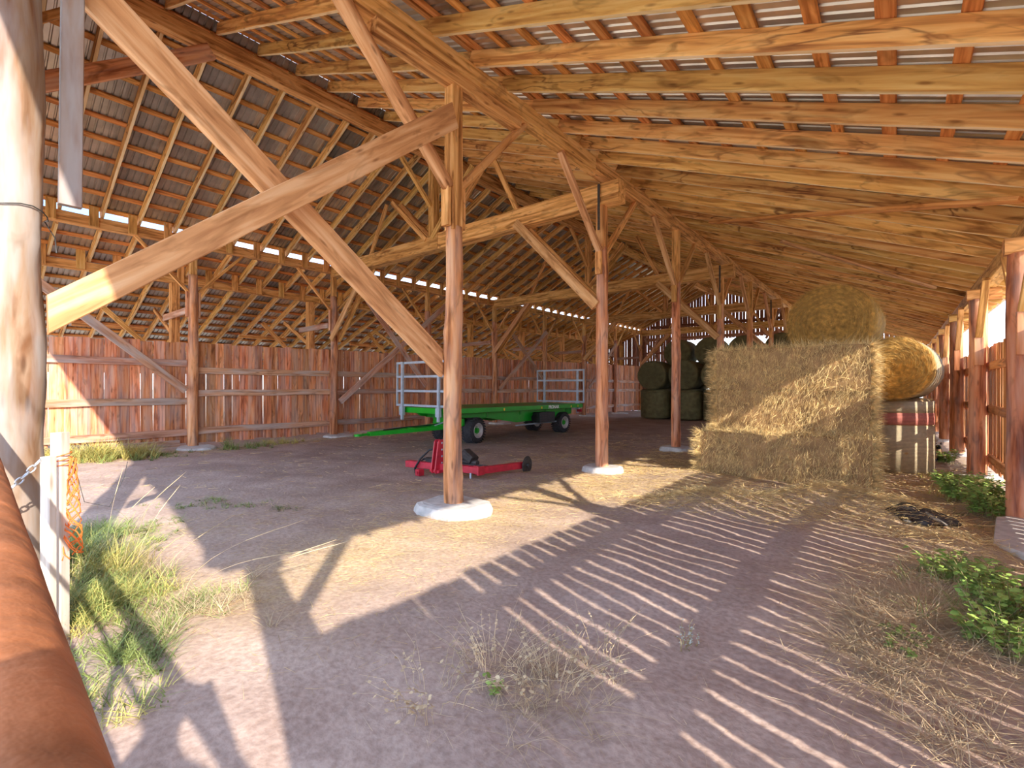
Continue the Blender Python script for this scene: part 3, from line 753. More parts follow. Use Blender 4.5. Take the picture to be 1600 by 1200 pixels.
for z in (0.6, 1.7, 2.9, 3.8):
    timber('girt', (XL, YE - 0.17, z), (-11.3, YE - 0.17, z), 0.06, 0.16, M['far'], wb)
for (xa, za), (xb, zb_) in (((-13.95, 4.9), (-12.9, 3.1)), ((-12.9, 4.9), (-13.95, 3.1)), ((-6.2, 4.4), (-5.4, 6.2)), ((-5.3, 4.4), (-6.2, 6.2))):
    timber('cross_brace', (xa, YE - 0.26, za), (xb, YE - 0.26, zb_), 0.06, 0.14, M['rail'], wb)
wf = empty('wall_front', (-9, 0.1, 5), 'boarded front gable above the barn mouth', 'wall', kind='structure')
x = XL + 0.1
while x < XM:
    w = 0.24
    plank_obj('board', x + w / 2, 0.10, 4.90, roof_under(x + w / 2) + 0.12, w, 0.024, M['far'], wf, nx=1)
    x += w + 0.004

# ------------------------------------------------------------------ hay bales
def unit(a):
    return a / (np.linalg.norm(a, axis=-1, keepdims=True) + 1e-9)
def fuzz_mesh(name, P, N, D, L, W, mat, lift=0.35, bend=0.2):
    """stems lying along a surface: points, normals, in-surface directions"""
    n = len(P)
    D = unit(D + N * (lift * rng.random((n, 1))) + 0.25 * rng.standard_normal((n, 3)))
    V, F = blades(P, D, unit(N + 0.4 * rng.standard_normal((n, 3))), L, W, bend * rng.uniform(-1, 1, n), 2)
    return big_mesh(name, V, F, mat)
def square_bale(name, c, size, n_fuzz, label, mat='hay', fuzz='hay_fuzz', rz=0.0):
    """c: centre of the base"""
    sx, sy, sz = size
    mb = MB(); nxs, nys, nzs = max(4, int(sx / 0.1)), max(4, int(sy / 0.1)), max(4, int(sz / 0.1))
    faces = []
    def grid(o, u, v, nu, nv):
        o, u, v = Vector(o), Vector(u), Vector(v); b0 = len(mb.v)
        for i in range(nu + 1):
            for j in range(nv + 1):
                p = o + u * (i / nu) + v * (j / nv)
                q = Vector((p.x / (sx / 2), p.y / (sy / 2), (p.z - sz / 2) / (sz / 2)))
                r = 0.05
                k = sum(max(0, abs(t) - 0.86) for t in q) - max(max(0, abs(t) - 0.86) for t in q)
                p = Vector((p.x * (1 - 0.25 * k * r * 6), p.y * (1 - 0.25 * k * r * 6), sz / 2 + (p.z - sz / 2) * (1 - 0.25 * k * r * 6)))
                w = mnoise.noise_vector((p.x * 2.3 + c[0], p.y * 2.3 + c[1], p.z * 2.6 + c[2])) * 0.035 + mnoise.noise_vector((p.x * 9 + c[0], p.y * 9, p.z * 9)) * 0.018
                mb.v.append(tuple(p + w))
        for i in range(nu):
            for j in range(nv):
                a = b0 + i * (nv + 1) + j
                mb.f.append((a, a + nv + 1, a + nv + 2, a + 1))
    X, Y, Z = sx / 2, sy / 2, sz
    grid((-X, -Y, 0), (sx, 0, 0), (0, 0, Z), nxs, nzs); grid((X, Y, 0), (-sx, 0, 0), (0, 0, Z), nxs, nzs)
    grid((X, -Y, 0), (0, sy, 0), (0, 0, Z), nys, nzs); grid((-X, Y, 0), (0, -sy, 0), (0, 0, Z), nys, nzs)
    grid((-X, -Y, Z), (sx, 0, 0), (0, sy, 0), nxs, nys); grid((-X, Y, 0), (sx, 0, 0), (0, -sy, 0), nxs, nys)
    m4 = Matrix.Translation(Vector(c)) @ Matrix.Rotation(rz, 4, 'Z')
    e = obj(name, mb, M[mat], None, m4, smooth=True); tag(e, label, 'hay bale')
    if n_fuzz:
        # front, two ends, top
        A = [(sx * sz, 0), (sy * sz, 1), (sy * sz, 2), (sx * sy, 3)]
        tot = sum(a for a, _ in A); Ps, Ns, Ds = [], [], []
        for a, kind in A:
            n = int(n_fuzz * a / tot); u = rng.random(n); v = rng.random(n)
            if kind == 0: P = np.stack([(u - .5) * sx, np.full(n, -Y), v * Z], -1); N = (0, -1, 0); D = (0.15, 0, 1)
            elif kind == 1: P = np.stack([np.full(n, -X), (u - .5) * sy, v * Z], -1); N = (-1, 0, 0); D = (0, 0.9, 0.4)
            elif kind == 2: P = np.stack([np.full(n, X), (u - .5) * sy, v * Z], -1); N = (1, 0, 0); D = (0, 0.9, 0.4)
            else: P = np.stack([(u - .5) * sx, (v - .5) * sy, np.full(n, Z)], -1); N = (0, 0, 1); D = (0.7, 0.7, 0)
            D = np.tile(np.array(D, float), (n, 1)) * rng.choice([-1, 1], (n, 1)) + 0.35 * rng.standard_normal((n, 3))
            Ps.append(P); Ns.append(np.tile(np.array(N, float), (n, 1))); Ds.append(D)
        # ragged edges: vertical left and right corners
        n = n_fuzz // 10
        P = np.stack([rng.choice([-X, X], n), np.full(n, -Y), rng.random(n) * Z], -1); Ps.append(P); Ns.append(np.stack([np.sign(P[:, 0]), np.full(n, -0.6), np.zeros(n)], -1)); Ds.append(np.stack([np.sign(P[:, 0]) * 1.0, np.full(n, -0.3), rng.standard_normal(n) * 0.6], -1))
        P = np.concatenate(Ps) ; N = np.concatenate(Ns); D = np.concatenate(Ds); n = len(P)
        P = P - N * 0.01
        me = fuzz_mesh('hay_stems', P, N, D, rng.uniform(0.06, 0.24, n), rng.uniform(0.004, 0.010, n), M[fuzz], 0.5)
        tag(obj('loose_stems', me, M[fuzz], e, m4), kind='stuff')
    return e
g0 = gzf(-1.6, 9.9) - 0.05
square_bale('square_hay_bale', (-1.62, 9.95, g0), (2.64, 1.25, 0.86), 15000, 'big square hay bale on the ground, jutting out at the foot of the stack')
square_bale('square_hay_bale', (-1.60, 10.62, g0 + 0.86), (2.50, 1.2, 0.78), 14000, 'middle square hay bale of the stack, half in sun and half in shade')
square_bale('square_hay_bale', (-1.60, 10.60, g0 + 1.64), (2.50, 1.2, 0.80), 14000, 'topmost square hay bale of the stack, shaded, under the big round bale')
square_bale('square_hay_bale', (-1.75, 11.93, g0 + 0.0), (2.1, 1.25, 1.08), 0, 'square hay bale on the ground behind the front stack')
square_bale('square_hay_bale', (-1.75, 11.93, g0 + 1.08), (2.1, 1.25, 1.05), 0, 'square hay bale behind the stack, carrying the big round bale')

def round_bale(name, c, axis, R, Ln, label, mat, fuzz, wrap=None, band=None, n_fuzz=6000, group=None, cat='hay bale', sag=0.0):
    """c: centre of the bale, axis: direction of the roll (towards the seen face)"""
    c = Vector(c); A = frame(axis)
    m4 = Matrix.Translation(c) @ A
    mb = MB(); n = 48; rr = []
    prof = [(-Ln / 2, 0.02), (-Ln / 2 + 0.01, R * 0.6), (-Ln / 2 + 0.05, R * 0.95), (-Ln / 2 + 0.13, R), (-Ln * 0.2, R * 1.005), (Ln * 0.05, R * 0.995), (Ln * 0.3, R * 1.005), (Ln / 2 - 0.12, R), (Ln / 2 - 0.04, R * 0.955)]
    k = 16
    for i in range(1, k + 1):
        q = R * 0.93 * (1 - i / k)
        prof.append((Ln / 2 - 0.005 + 0.018 * (1 if i % 2 else -1) + 0.02 * math.sin(i * 0.4), max(q, 0.015)))
    for a, r in prof:
        ring = []
        for j in range(n):
            t = 2 * math.pi * j / n
            w = 0.018 * mnoise.noise((math.cos(t) * 2.2 + c.x, math.sin(t) * 2.2 + c.y, a * 3))
            if abs(a) > Ln / 2 - 0.05 and r < R * 0.95: ring.append((a + 0.6 * w, r * math.cos(t), r * math.sin(t)))
            else: ring.append((a, (r + w) * math.cos(t), (r + w) * math.sin(t)))
        rr.append(ring)
    mb.rings(rr)
    e = obj(name, mb, M[mat], None, m4, smooth=True); tag(e, label, cat, group)
    if wrap:
        def sleeve(nm, a0, a1, rad, mt):
            w = MB(); rr = []
            for a, r in ((a0, rad - 0.03), (a0, rad), ((a0 + a1) / 2, rad + 0.003), (a1, rad), (a1, rad - 0.03)):
                rr.append([(a, (r + 0.018 * mnoise.noise((math.cos(2 * math.pi * j / n) * 2.2 + c.x, math.sin(2 * math.pi * j / n) * 2.2 + c.y, a * 3))) * math.cos(2 * math.pi * j / n),
                            (r + 0.018 * mnoise.noise((math.cos(2 * math.pi * j / n) * 2.2 + c.x, math.sin(2 * math.pi * j / n) * 2.2 + c.y, a * 3))) * math.sin(2 * math.pi * j / n)) for j in range(n)])
            w.rings(rr, cap=False)
            return obj(nm, w, M[mt], e, m4, smooth=True)
        for nm, a0, a1, rad, mt in wrap:
            o = sleeve(nm, a0 * Ln, a1 * Ln, R * rad, mt)
            if 'red' in mt: o['label'] = 'faded red band of net wrap'
    if n_fuzz:
        nf = n_fuzz
        r = R * np.sqrt(rng.random(nf)) * 0.97; t = rng.random(nf) * 2 * np.pi
        P = np.stack([np.full(nf, Ln / 2), r * np.cos(t), r * np.sin(t)], -1); N = np.tile([1.0, 0, 0], (nf, 1)); D = np.stack([np.zeros(nf), -np.sin(t), np.cos(t)], -1)
        ns = n_fuzz // 3
        a = rng.uniform(-Ln / 2, Ln / 2, ns); t2 = rng.random(ns) * 2 * np.pi
        P2 = np.stack([a, R * np.cos(t2), R * np.sin(t2)], -1); N2 = np.stack([np.zeros(ns), np.cos(t2), np.sin(t2)], -1); D2 = np.stack([0.25 * rng.standard_normal(ns), -np.sin(t2), np.cos(t2)], -1)
        if wrap: P2, N2, D2 = P2[: ns // 6], N2[: ns // 6], D2[: ns // 6]
        P = np.concatenate([P, P2]); N = np.concatenate([N, N2]); D = np.concatenate([D, D2]); q = len(P)
        me = fuzz_mesh('hay_stems', P, N, D, rng.uniform(0.06, 0.22, q), rng.uniform(0.0025, 0.0055, q), M[fuzz], 0.22, 0.15)
        tag(obj('loose_stems', me, M[fuzz], e, m4), kind='stuff')
    return e
round_bale('round_hay_bale', (-1.0, 11.85, 2.83), (-0.10, -1, 0.0), 0.76, 1.2, 'big golden round bale lying on top of the square hay stack', 'hay_gold', 'gold_fuzz', n_fuzz=16000)
round_bale('round_hay_bale', (0.03, 12.0, 1.90), (-0.16, -1, 0.03), 0.585, 1.25, 'sun-striped round bale lying on the upright wrapped bale', 'hay_gold', 'gold_fuzz',
           wrap=[('net_wrap', -0.47, 0.30, 1.012, 'wrap')], n_fuzz=14000)
gv = gzf(0.0, 12.3)
round_bale('round_hay_bale', (-0.12, 12.28, gv + 0.70), (0, 0, 1), 0.68, 1.42, 'upright round bale in pale net wrap with a faded red band', 'hay', 'hay_fuzz',
           wrap=[('net_wrap', -0.48, 0.16, 1.006, 'wrap'), ('red_band', 0.17, 0.33, 1.012, 'wrap_red'), ('net_wrap', 0.335, 0.485, 1.006, 'wrap')], n_fuzz=1500)
# the stacked store of round bales deep in the barn
BX = [-10.15, -8.48, -6.82, -5.15, -3.5]
names_up = ['leftmost upright round bale of the dark far stack', 'upright round bale of the far stack, second from the left', 'upright round bale of the far stack beside the square hay stack',
            'upright round bale of the far stack, right behind the square hay', 'last upright round bale of the far stack behind the square hay']
names_ly = ['leftmost round bale lying on the upright far bales, face to the camera', 'lying round bale of the far stack partly behind a log post', 'dark lying round bale of the far stack next to the square hay',
            'lying round bale of the far stack behind the square hay', 'last lying round bale of the far stack behind the square hay']
for i, x in enumerate(BX):
    y = 24.75 + 0.06 * (i % 2); g = gzf(x, y)
    if i != 3: round_bale('round_hay_bale', (x, y, g + 0.78), (0, 0, 1), 0.80, 1.56, names_up[i], 'hay_dull', 'dull_fuzz', wrap=[('net_wrap_edge', 0.40, 0.47, 1.006, 'hay_dull')], n_fuzz=400, group='round bales of the far stack')
    if i != 3: round_bale('round_hay_bale', (x, y, g + 1.56 + 0.755), (0, -1, 0), 0.77, 1.45, names_ly[i], 'hay_dull', 'dull_fuzz', n_fuzz=3000, group='round bales of the far stack')
    g2 = gzf(x, 26.4)
    round_bale('round_hay_bale', (x, 26.45, g2 + 0.78), (0, 0, 1), 0.80, 1.56, 'upright bale in the second row of the far stack, place %s from its left' % ORD[i], 'hay_dull', 'dull_fuzz', n_fuzz=0, group='round bales of the far stack')
    round_bale('round_hay_bale', (x, 26.45, g2 + 1.56 + 0.755), (0, -1, 0), 0.77, 1.45, 'lying bale in the second row of the far stack, place %s from its left' % ORD[i], 'hay_dull', 'dull_fuzz', n_fuzz=0, group='round bales of the far stack')
    if i < 4:
        round_bale('round_hay_bale', (x + 0.83, 26.3, g2 + 1.56 + 0.755 + 1.27), (0, -1, 0), 0.75, 1.5, ['topmost round bale at the left, against the bright far doorway', 'topmost round bale second from left in the bright far doorway', 'topmost round bale third from left, seen over the square hay', 'topmost round bale nearest the big golden bale, far behind it'][i], 'hay_dull', 'dull_fuzz', n_fuzz=1500, group='round bales of the far stack')

# ------------------------------------------------------------------ green hay wagon
WC = Vector((-10.08, 12.0, gzf(-10.08, 12.0)))
pitch = math.atan(0.0095)
WMt = Matrix.Translation(WC) @ Matrix.Rotation(-pitch, 4, 'X')
wag = empty('hay_wagon', WC, 'long green flatbed hay wagon with grey racks at both ends', 'wagon', mat4=WMt)
def wobj(name, mb, mat, parent=None, smooth=False, mat4=None):
    return obj(name, mb, M[mat], wag if parent is None else parent, WMt if mat4 is None else WMt @ mat4, smooth)
BW, BL0, BL1, BT = 1.06, -3.55, 3.15, 1.035    # half width, front (towards -Y), rear, top
mb = MB()
for sx in (-1, 1):
    mb.box((sx * (BW - 0.03), (BL0 + BL1) / 2, BT - 0.065), (0.06, BL1 - BL0, 0.13), None)
for yy in (BL0 + 0.03, BL1 - 0.03): mb.box((0, yy, BT - 0.075), (2 * BW - 0.12, 0.06, 0.15))
for yy in np.linspace(BL0 + 0.8, BL1 - 0.8, 7): mb.box((0, yy, BT - 0.09), (2 * BW - 0.12, 0.06, 0.08))
wobj('bed_frame', mb, 'green')
for i in range(6):
    w_ = (2 * BW - 0.14) / 6
    wobj('deck_board', MB().box((-BW + 0.07 + w_ * (i + 0.5), (BL0 + BL1) / 2, BT - 0.02), (w_ - 0.008, BL1 - BL0 - 0.14, 0.03)), 'green_dk')
# fish-bellied chassis beams
for sx in (-1, 1):
    x0, x1 = sx * 0.52, sx * 0.60
    pts = [(BL0 + 0.25, BT - 0.17), (BL1 - 0.05, BT - 0.17), (BL1 - 0.05, BT - 0.38), (1.9, BT - 0.50), (-0.2, BT - 0.54), (-1.6, BT - 0.33), (BL0 + 0.4, BT - 0.26)]
    mb = MB().add([(x0, a, z) for a, z in pts] + [(x1, a, z) for a, z in pts], [tuple(range(7)), tuple(range(7, 14))[::-1]] + [(i, (i + 1) % 7, 7 + (i + 1) % 7, 7 + i) for i in range(7)])
    wobj('chassis_beam', mb, 'green')
mb = MB()
for yy in (-2.9, -1.6, 0, 1.4, 2.7): mb.box((0, yy, BT - 0.24), (1.24, 0.07, 0.12))
wobj('cross_member', mb, 'green_dk')
# toolbox between the axles
tb = wobj('toolbox', MB().box((0.80, 1.05, 0.62), (0.28, 0.9, 0.34), None, 0.02), 'black')
mb = MB()
for z in (0.52, 0.60, 0.68): mb.box((0.945, 0.82, z), (0.01, 0.4, 0.03))
wobj('toolbox_ribs', mb, 'strap', tb)
wobj('tank', MB().cyl((0.72, 0.6, 0.60), (0.72, 1.4, 0.60), 0.12, n=16), 'black')
# wheels
def wheel(x, y, steer=0.0):
    side = 1 if x > 0 else -1
    m = Matrix.Translation((x, y, 0.37)) @ Matrix.Rotation(steer, 4, 'Z')
    t = MB(); W, R = 0.38, 0.37
    t.lathe((0, 0, 0), (1, 0, 0), [(-W / 2 + 0.02, 0.205), (-W / 2, 0.25), (-W / 2 + 0.02, 0.315), (-W / 2 + 0.07, R - 0.012), (-0.05, R), (0.05, R), (W / 2 - 0.07, R - 0.012), (W / 2 - 0.02, 0.315), (W / 2, 0.25), (W / 2 - 0.02, 0.205)], 32, False)
    w = wobj('wheel', t, 'rubber', None, True, m)
    tr = MB()
    for i in range(28):
        a = 2 * math.pi * i / 28
        for s_ in (-1, 1):
            R3 = Matrix.Rotation(a + (0.1 if s_ > 0 else 0), 3, 'X')
            tr.box(R3 @ Vector((s_ * 0.12, 0, R - 0.004)), (0.13, 0.035, 0.022), R3 @ Matrix.Rotation(s_ * 0.35, 3, 'Z'))
    tag(wobj('tread', tr, 'rubber', w, False, m), kind='stuff')
    r = MB()
    for s_ in (-1, 1): r.lathe((0, 0, 0), (s_, 0, 0), [(W / 2 - 0.12, 0.06), (W / 2 - 0.12, 0.15), (W / 2 - 0.02, 0.195), (W / 2 + 0.005, 0.212), (W / 2 - 0.01, 0.218)], 28, False)
    wobj('rim', r, 'rim', w, True, m)
    h = MB().cyl((side * 0.06, 0, 0), (side * 0.16, 0, 0), 0.085, 0.075, 14)
    for i in range(6):
        a = 2 * math.pi * i / 6; h.cyl((side * 0.06, 0.115 * math.cos(a), 0.115 * math.sin(a)), (side * 0.10, 0.115 * math.cos(a), 0.115 * math.sin(a)), 0.014, n=6)
    wobj('hub', h, 'green', w, False, m)
for (x, y, s_) in ((0.62, -2.2, 0.12), (-0.62, -2.2, 0.12), (0.62, 2.35, 0), (-0.62, 2.35, 0)): wheel(x, y, s_)
mb = MB().bar((-0.5, -2.2, 0.37), (0.5, -2.2, 0.37), 0.1, 0.1).cyl((0, -2.2, 0.42), (0, -2.2, 0.80), 0.32, n=24)
mb.box((0, -2.2, 0.58), (0.9, 0.8, 0.1))
mb.bar((-0.62, -2.6, 0.62), (0.62, -2.6, 0.62), 0.08, 0.2).bar((-0.62, -1.85, 0.62), (0.62, -1.85, 0.62), 0.08, 0.2)
wobj('front_turntable', mb, 'green')
wobj('rear_axle', MB().bar((-0.5, 2.35, 0.37), (0.5, 2.35, 0.37), 0.1, 0.1).box((0.55, 2.35, 0.55), (0.08, 0.5, 0.26)).box((-0.55, 2.35, 0.55), (0.08, 0.5, 0.26)), 'green_dk')
wobj('brake_bar', MB().cyl((0.66, -0.3, 0.40), (0.66, 2.0, 0.42), 0.025, n=8), 'steel')
mb = MB()
for sx in (-1, 1): mb.bar((sx * 0.42, -2.55, 0.50), (0.04 * sx, -5.25, 0.44), 0.07, 0.10)
mb.bar((-0.35, -2.95, 0.5), (0.35, -2.95, 0.5), 0.07, 0.09).bar((-0.2, -3.9, 0.47), (0.2, -3.9, 0.47), 0.06, 0.08)
mb.bar((0, -5.2, 0.44), (0, -5.5, 0.43), 0.08, 0.05)
dr = wobj('drawbar', mb, 'green')
wobj('hitch_eye', MB().lathe((0, -5.56, 0.43), (0, 0, 1), [(-0.025, 0.04), (-0.025, 0.09), (0.025, 0.09), (0.025, 0.04), (-0.025, 0.04)], 16), 'green', dr)
wobj('brake_lever', MB().bar((0.2, -3.3, 0.55), (0.33, -2.7, 0.72), 0.03, 0.03), 'steel', dr)
wobj('brake_hose', MB().tube([(0.1, -4.9, 0.52), (0.15, -4.2, 0.56), (0.2, -3.4, 0.57), (0.2, -2.8, 0.62)], 0.016, 6), 'black', dr)
# racks
def rack(y, sgn, label):
    z0, z1 = BT + 0.03, BT + 1.28; W = 1.06
    f = wobj('rack_frame', MB().box((-W, y, (z0 + z1) / 2), (0.045, 0.045, z1 - z0)), 'steel')
    wobj('rack_end_bar', MB().box((W, y, (z0 + z1) / 2), (0.045, 0.045, z1 - z0)), 'steel', f)
    for z in (z0 + 0.03, z0 + 0.43, z0 + 0.83, z1 - 0.03):
        wobj('rack_rail', MB().box((0, y, z), (2 * W - 0.045, 0.05, 0.06)), 'steel', f)
    for x in (-0.76, 0.76):
        wobj('rack_upright', MB().box((x, y + sgn * 0.055, (z1 + BT - 0.35) / 2), (0.07, 0.06, z1 - BT + 0.35)), 'steel', f)
        wobj('rack_bracket', MB().box((x, y + sgn * 0.06, BT - 0.10), (0.14, 0.09, 0.24)), 'steel', f)
rack(BL0 - 0.06, -1, ''); rack(BL1 + 0.06, 1, '')
# reflectors, lamp and lettering on the bed side
for i, yy in enumerate((-3.2, -1.35, 0.55, 2.35, 2.8)):
    wobj('reflector', MB().box((BW + 0.004, yy, BT - 0.075), (0.012, 0.05, 0.07)), 'yellow')['label'] = 'yellow side reflector'
wobj('tail_lamp', MB().box((0.9, BL1 + 0.02, BT - 0.26), (0.2, 0.04, 0.1), None, 0.01), 'red')
cu = bpy.data.curves.new('lettering', 'FONT'); cu.body = 'PRONAR'; cu.size = 0.155; cu.align_x = 'CENTER'; cu.align_y = 'CENTER'; cu.extrude = 0.002; cu.offset = 0.004
tx = bpy.data.objects.new('lettering_curve', cu); COL.objects.link(tx)
dg = bpy.context.evaluated_depsgraph_get(); dg.update()
lm = bpy.data.meshes.new_from_object(tx.evaluated_get(dg)); bpy.data.objects.remove(tx)
lm.materials.clear()
wobj('lettering', lm, 'white', None, False, Matrix.Translation((BW + 0.004, 1.25, BT - 0.075)) @ Matrix(((0, 0, 1), (1, 0, 0), (0, 1, 0))).to_4x4())

# ------------------------------------------------------------------ red tractor implement
gi = gzf(-6.0, 6.0)
IM = Matrix.Translation((-5.66, 5.98, gi))
imp = empty('tractor_implement', (-5.66, 5.98, gi), 'red steel tractor implement with upright mast lying behind the nearest post', 'implement')
def iobj(name, mb, mat, parent=None, smooth=False):
    return obj(name, mb, M[mat], imp if parent is None else parent, IM, smooth)
mb = MB().bar((-1.52, -0.33, 0.17), (0.02, 0.0, 0.17), 0.12, 0.12, 0.008)
iobj('main_beam', mb, 'red')
mb = MB().bar((0.02, 0.02, 0.16), (0.16, 1.15, 0.13), 0.10, 0.12, 0.008)
iobj('side_beam', mb, 'red')
mb = MB().box((0.0, -0.01, 0.165), (0.16, 0.04, 0.15)).box((0.07, 0.0, 0.165), (0.03, 0.16, 0.15))
iobj('corner_plate', mb, 'red')
mb = MB()
for dx in (-0.05, 0.05):
    mb.add([(-0.80 + dx - 0.012 * s, y_, z_) for s in (-1, 1) for y_, z_ in ((-0.31, 0.06), (-0.06, 0.06), (-0.02, 0.12), (-0.09, 0.62), (-0.13, 0.66), (-0.22, 0.66), (-0.25, 0.62), (-0.33, 0.12))],
           [tuple(range(8)), tuple(range(8, 16))[::-1]] + [(i, (i + 1) % 8, 8 + (i + 1) % 8, 8 + i) for i in range(8)])
mb.box((-0.80, -0.17, 0.1), (0.24, 0.26, 0.05))
ma = iobj('mast', mb, 'red')
mb = MB()
for z in (0.24, 0.36, 0.48, 0.6): mb.cyl((-0.868, -0.17, z), (-0.732, -0.17, z), 0.018, n=8)
iobj('pin', mb, 'steel', ma)
iobj('valve_block', MB().box((-1.0, -0.16, 0.26), (0.26, 0.12, 0.09), None, 0.01), 'black')
iobj('hydraulic_hose', MB().tube([(-0.85, -0.2, 0.5), (-0.98, -0.26, 0.46), (-1.15, -0.32, 0.3), (-1.24, -0.38, 0.12), (-1.18, -0.42, 0.05), (-1.08, -0.42, 0.06)], 0.018, 8), 'black', None, True)
iobj('hydraulic_hose', MB().tube([(-1.05, -0.12, 0.28), (-1.2, -0.2, 0.27), (-1.28, -0.3, 0.18), (-1.22, -0.4, 0.08)], 0.016, 8), 'black', None, True)
iobj('hitch_lug', MB().box((-1.08, -0.40, 0.06), (0.1, 0.12, 0.12), None, 0.01).cyl((-1.08, -0.48, 0.06), (-1.08, -0.32, 0.06), 0.03, n=10), 'red')
iobj('gearbox', MB().box((-0.42, 0.22, 0.34), (0.26, 0.2, 0.16), Matrix.Rotation(0.5, 3, 'Y'), 0.03).cyl((-0.62, 0.2, 0.24), (-0.2, 0.2, 0.24), 0.05, n=10), 'strap')
iobj('link_bar', MB().bar((-0.5, 0.1, 0.2), (0.0, 0.25, 0.2), 0.04, 0.04), 'strap')
iobj('foot_pin', MB().cyl((-0.36, -0.14, 0.0), (-0.36, -0.14, 0.12), 0.022, n=8).cyl((-0.1, -0.08, 0.02), (-0.1, -0.08, 0.12), 0.018, n=8), 'steel')
dsc = iobj('disc', MB().lathe((0.22, 1.12, 0.13), (1, 0.1, 0), [(-0.012, 0.03), (-0.01, 0.14), (0.0, 0.175), (0.01, 0.14), (0.012, 0.03)], 24), 'strap', None, True)
iobj('disc_hub', MB().cyl((0.17, 1.1, 0.13), (0.28, 1.12, 0.13), 0.04, n=10), 'strap', dsc)

# ------------------------------------------------------------------ gate, chain, short white posts, twine
gd = (Matrix.Rotation(math.radians(-1.9), 3, 'Z') @ Vector((-1, 0, 0))).normalized()
PG = Vector((0, 0.0, 1.43)); pr = 0.04
gate = empty('pipe_gate', (-2, 0.05, 0), 'rusty pipe gate whose fat top rail runs past the camera', 'gate')
gob = lambda nm, mb, mt='rust': obj(nm, mb, M[mt], gate, Matrix.Identity(4), True)
def gp(s, z): p = PG + gd * s; return Vector((p.x, p.y, z))
tp = MB(); rr = []
R3 = frame(gd).to_3x3()
for i in range(46):
    s_ = -0.75 + 4.78 * i / 45; p = PG + gd * s_
    rr.append([p + R3 @ Vector((0, (pr + 0.0012 * mnoise.noise((s_ * 9, j, 1))) * math.cos(2 * math.pi * j / 28), (pr + 0.0012 * mnoise.noise((s_ * 9, j, 5))) * math.sin(2 * math.pi * j / 28))) for j in range(28)])
gob('top_rail', tp.rings(rr))
for z in (1.10, 0.78, 0.45, 0.18): gob('rail', MB().cyl(gp(-0.70, z), gp(3.98, z), 0.015, n=10))
for s_ in (-0.72, 4.0): gob('stile', MB().cyl(gp(s_, 0.15), gp(s_, 1.42), 0.03, n=14))
gob('brace_rail', MB().cyl(gp(1.5, 0.18), gp(1.5, 1.4), 0.02, n=10))
tag(log('hinge_post', gp(-0.95, -0.4), gp(-0.95, 1.5), 0.07, 0.07, M['log']), 'gate hinge post standing just outside the picture', 'post')
def chain(a, b_, sag, n):
    mb = MB(); a, b_ = Vector(a), Vector(b_); pts = []
    for i in range(n + 1):
        t = i / n; p = a.lerp(b_, t); p.z -= sag * 4 * t * (1 - t); pts.append(p)
    for i in range(n):
        c = (pts[i] + pts[i + 1]) / 2; d = pts[i + 1] - pts[i]; ln = d.length * 0.80; F = frame(d).to_3x3() @ Matrix.Rotation((i % 2) * math.pi / 2, 3, 'X')
        ring = []
        for k in range(17):
            t = 2 * math.pi * k / 16
            ring.append(c + F @ Vector((ln * math.cos(t) * (0.78 if abs(math.cos(t)) > 0.7 else 0.72), 0.014 * math.sin(t), 0)))
        mb.tube(ring, 0.0045, 6)
    return mb
tag(obj('chain', chain((-3.95, 0.17, 0.90), (-3.97, 0.395, 1.15), 0.015, 9), M['chain'], None, None, True), 'steel chain slung from the gate to the weathered gate post', 'chain')
for (x, y, zt, lab, w) in ((-3.98, 0.43, 1.165, 'shorter white squared stub post beside the gate post', 0.056), (-4.07, 0.492, 1.30, 'taller white squared stub post tied with orange twine', 0.068)):
    z = gzf(x, y)
    tag(obj('stub_post', timber_mesh(zt - z + 0.1, w, w, 0.006), M['pale'], None, Matrix.Translation((x, y, z - 0.1)) @ frame((0.004, 0, 1), (0.75, 0.65, 0))), lab, 'post', 'white stub posts by the gate')
rnd = random.Random(3); mb = MB()
cx, cy = -4.03, 0.535
for i in range(9):
    pts = []; ph = rnd.random() * 6
    zz = 1.13
    for k in range(18):
        pts.append((cx + 0.018 * math.sin(k * 0.9 + ph) * (0.6 + k / 14), cy + 0.012 + 0.03 * math.cos(k * 0.7 + ph) * (0.5 + k / 14), zz - 0.036 * k + 0.014 * math.sin(k * 1.9 + ph)))
    mb.tube(pts, 0.0035, 5)
for z in (1.10, 1.13, 1.16):
    mb.tube([(-4.07 + 0.055 * math.cos(t), 0.492 + 0.055 * math.sin(t), z + 0.012 * math.sin(t)) for t in np.linspace(-2.5, 2.9, 14)] + [(cx, cy, z - 0.02)], 0.0035, 5)
tag(obj('baling_twine', mb, M['twine'], None, None, True), 'tangle of orange baling twine hanging from the white stub post', 'twine')
tag(obj('loose_wire', MB().tube([(-4.05, 0.55, 1.12), (-4.02, 0.60, 0.85), (-4.0, 0.72, 0.80), (-4.02, 0.80, 0.98), (-4.03, 0.82, 1.08)], 0.002, 5), M['wire'], None, None, True), 'thin dark wire drooping beside the orange twine', 'wire')

# concrete slab at the right edge
zs = gzf(1.05, 7.4)
mb = MB(); rr = []
sl_ = [(0.74, 6.72), (1.02, 6.3), (1.75, 6.4), (1.85, 8.2), (1.45, 8.55), (0.90, 7.95)]
for q, z in ((1.0, -0.1), (1.0, 0.06), (0.975, 0.085)):
    rr.append([(1.2 + (a - 1.2) * q, 7.4 + (b_ - 7.4) * q, zs + z + 0.005 * i) for i, (a, b_) in enumerate(sl_)])
tag(obj('concrete_slab', mb.rings(rr), M['concrete'], None, Matrix.Identity(4)), 'grey concrete slab at the right edge below the slat wall', 'slab')

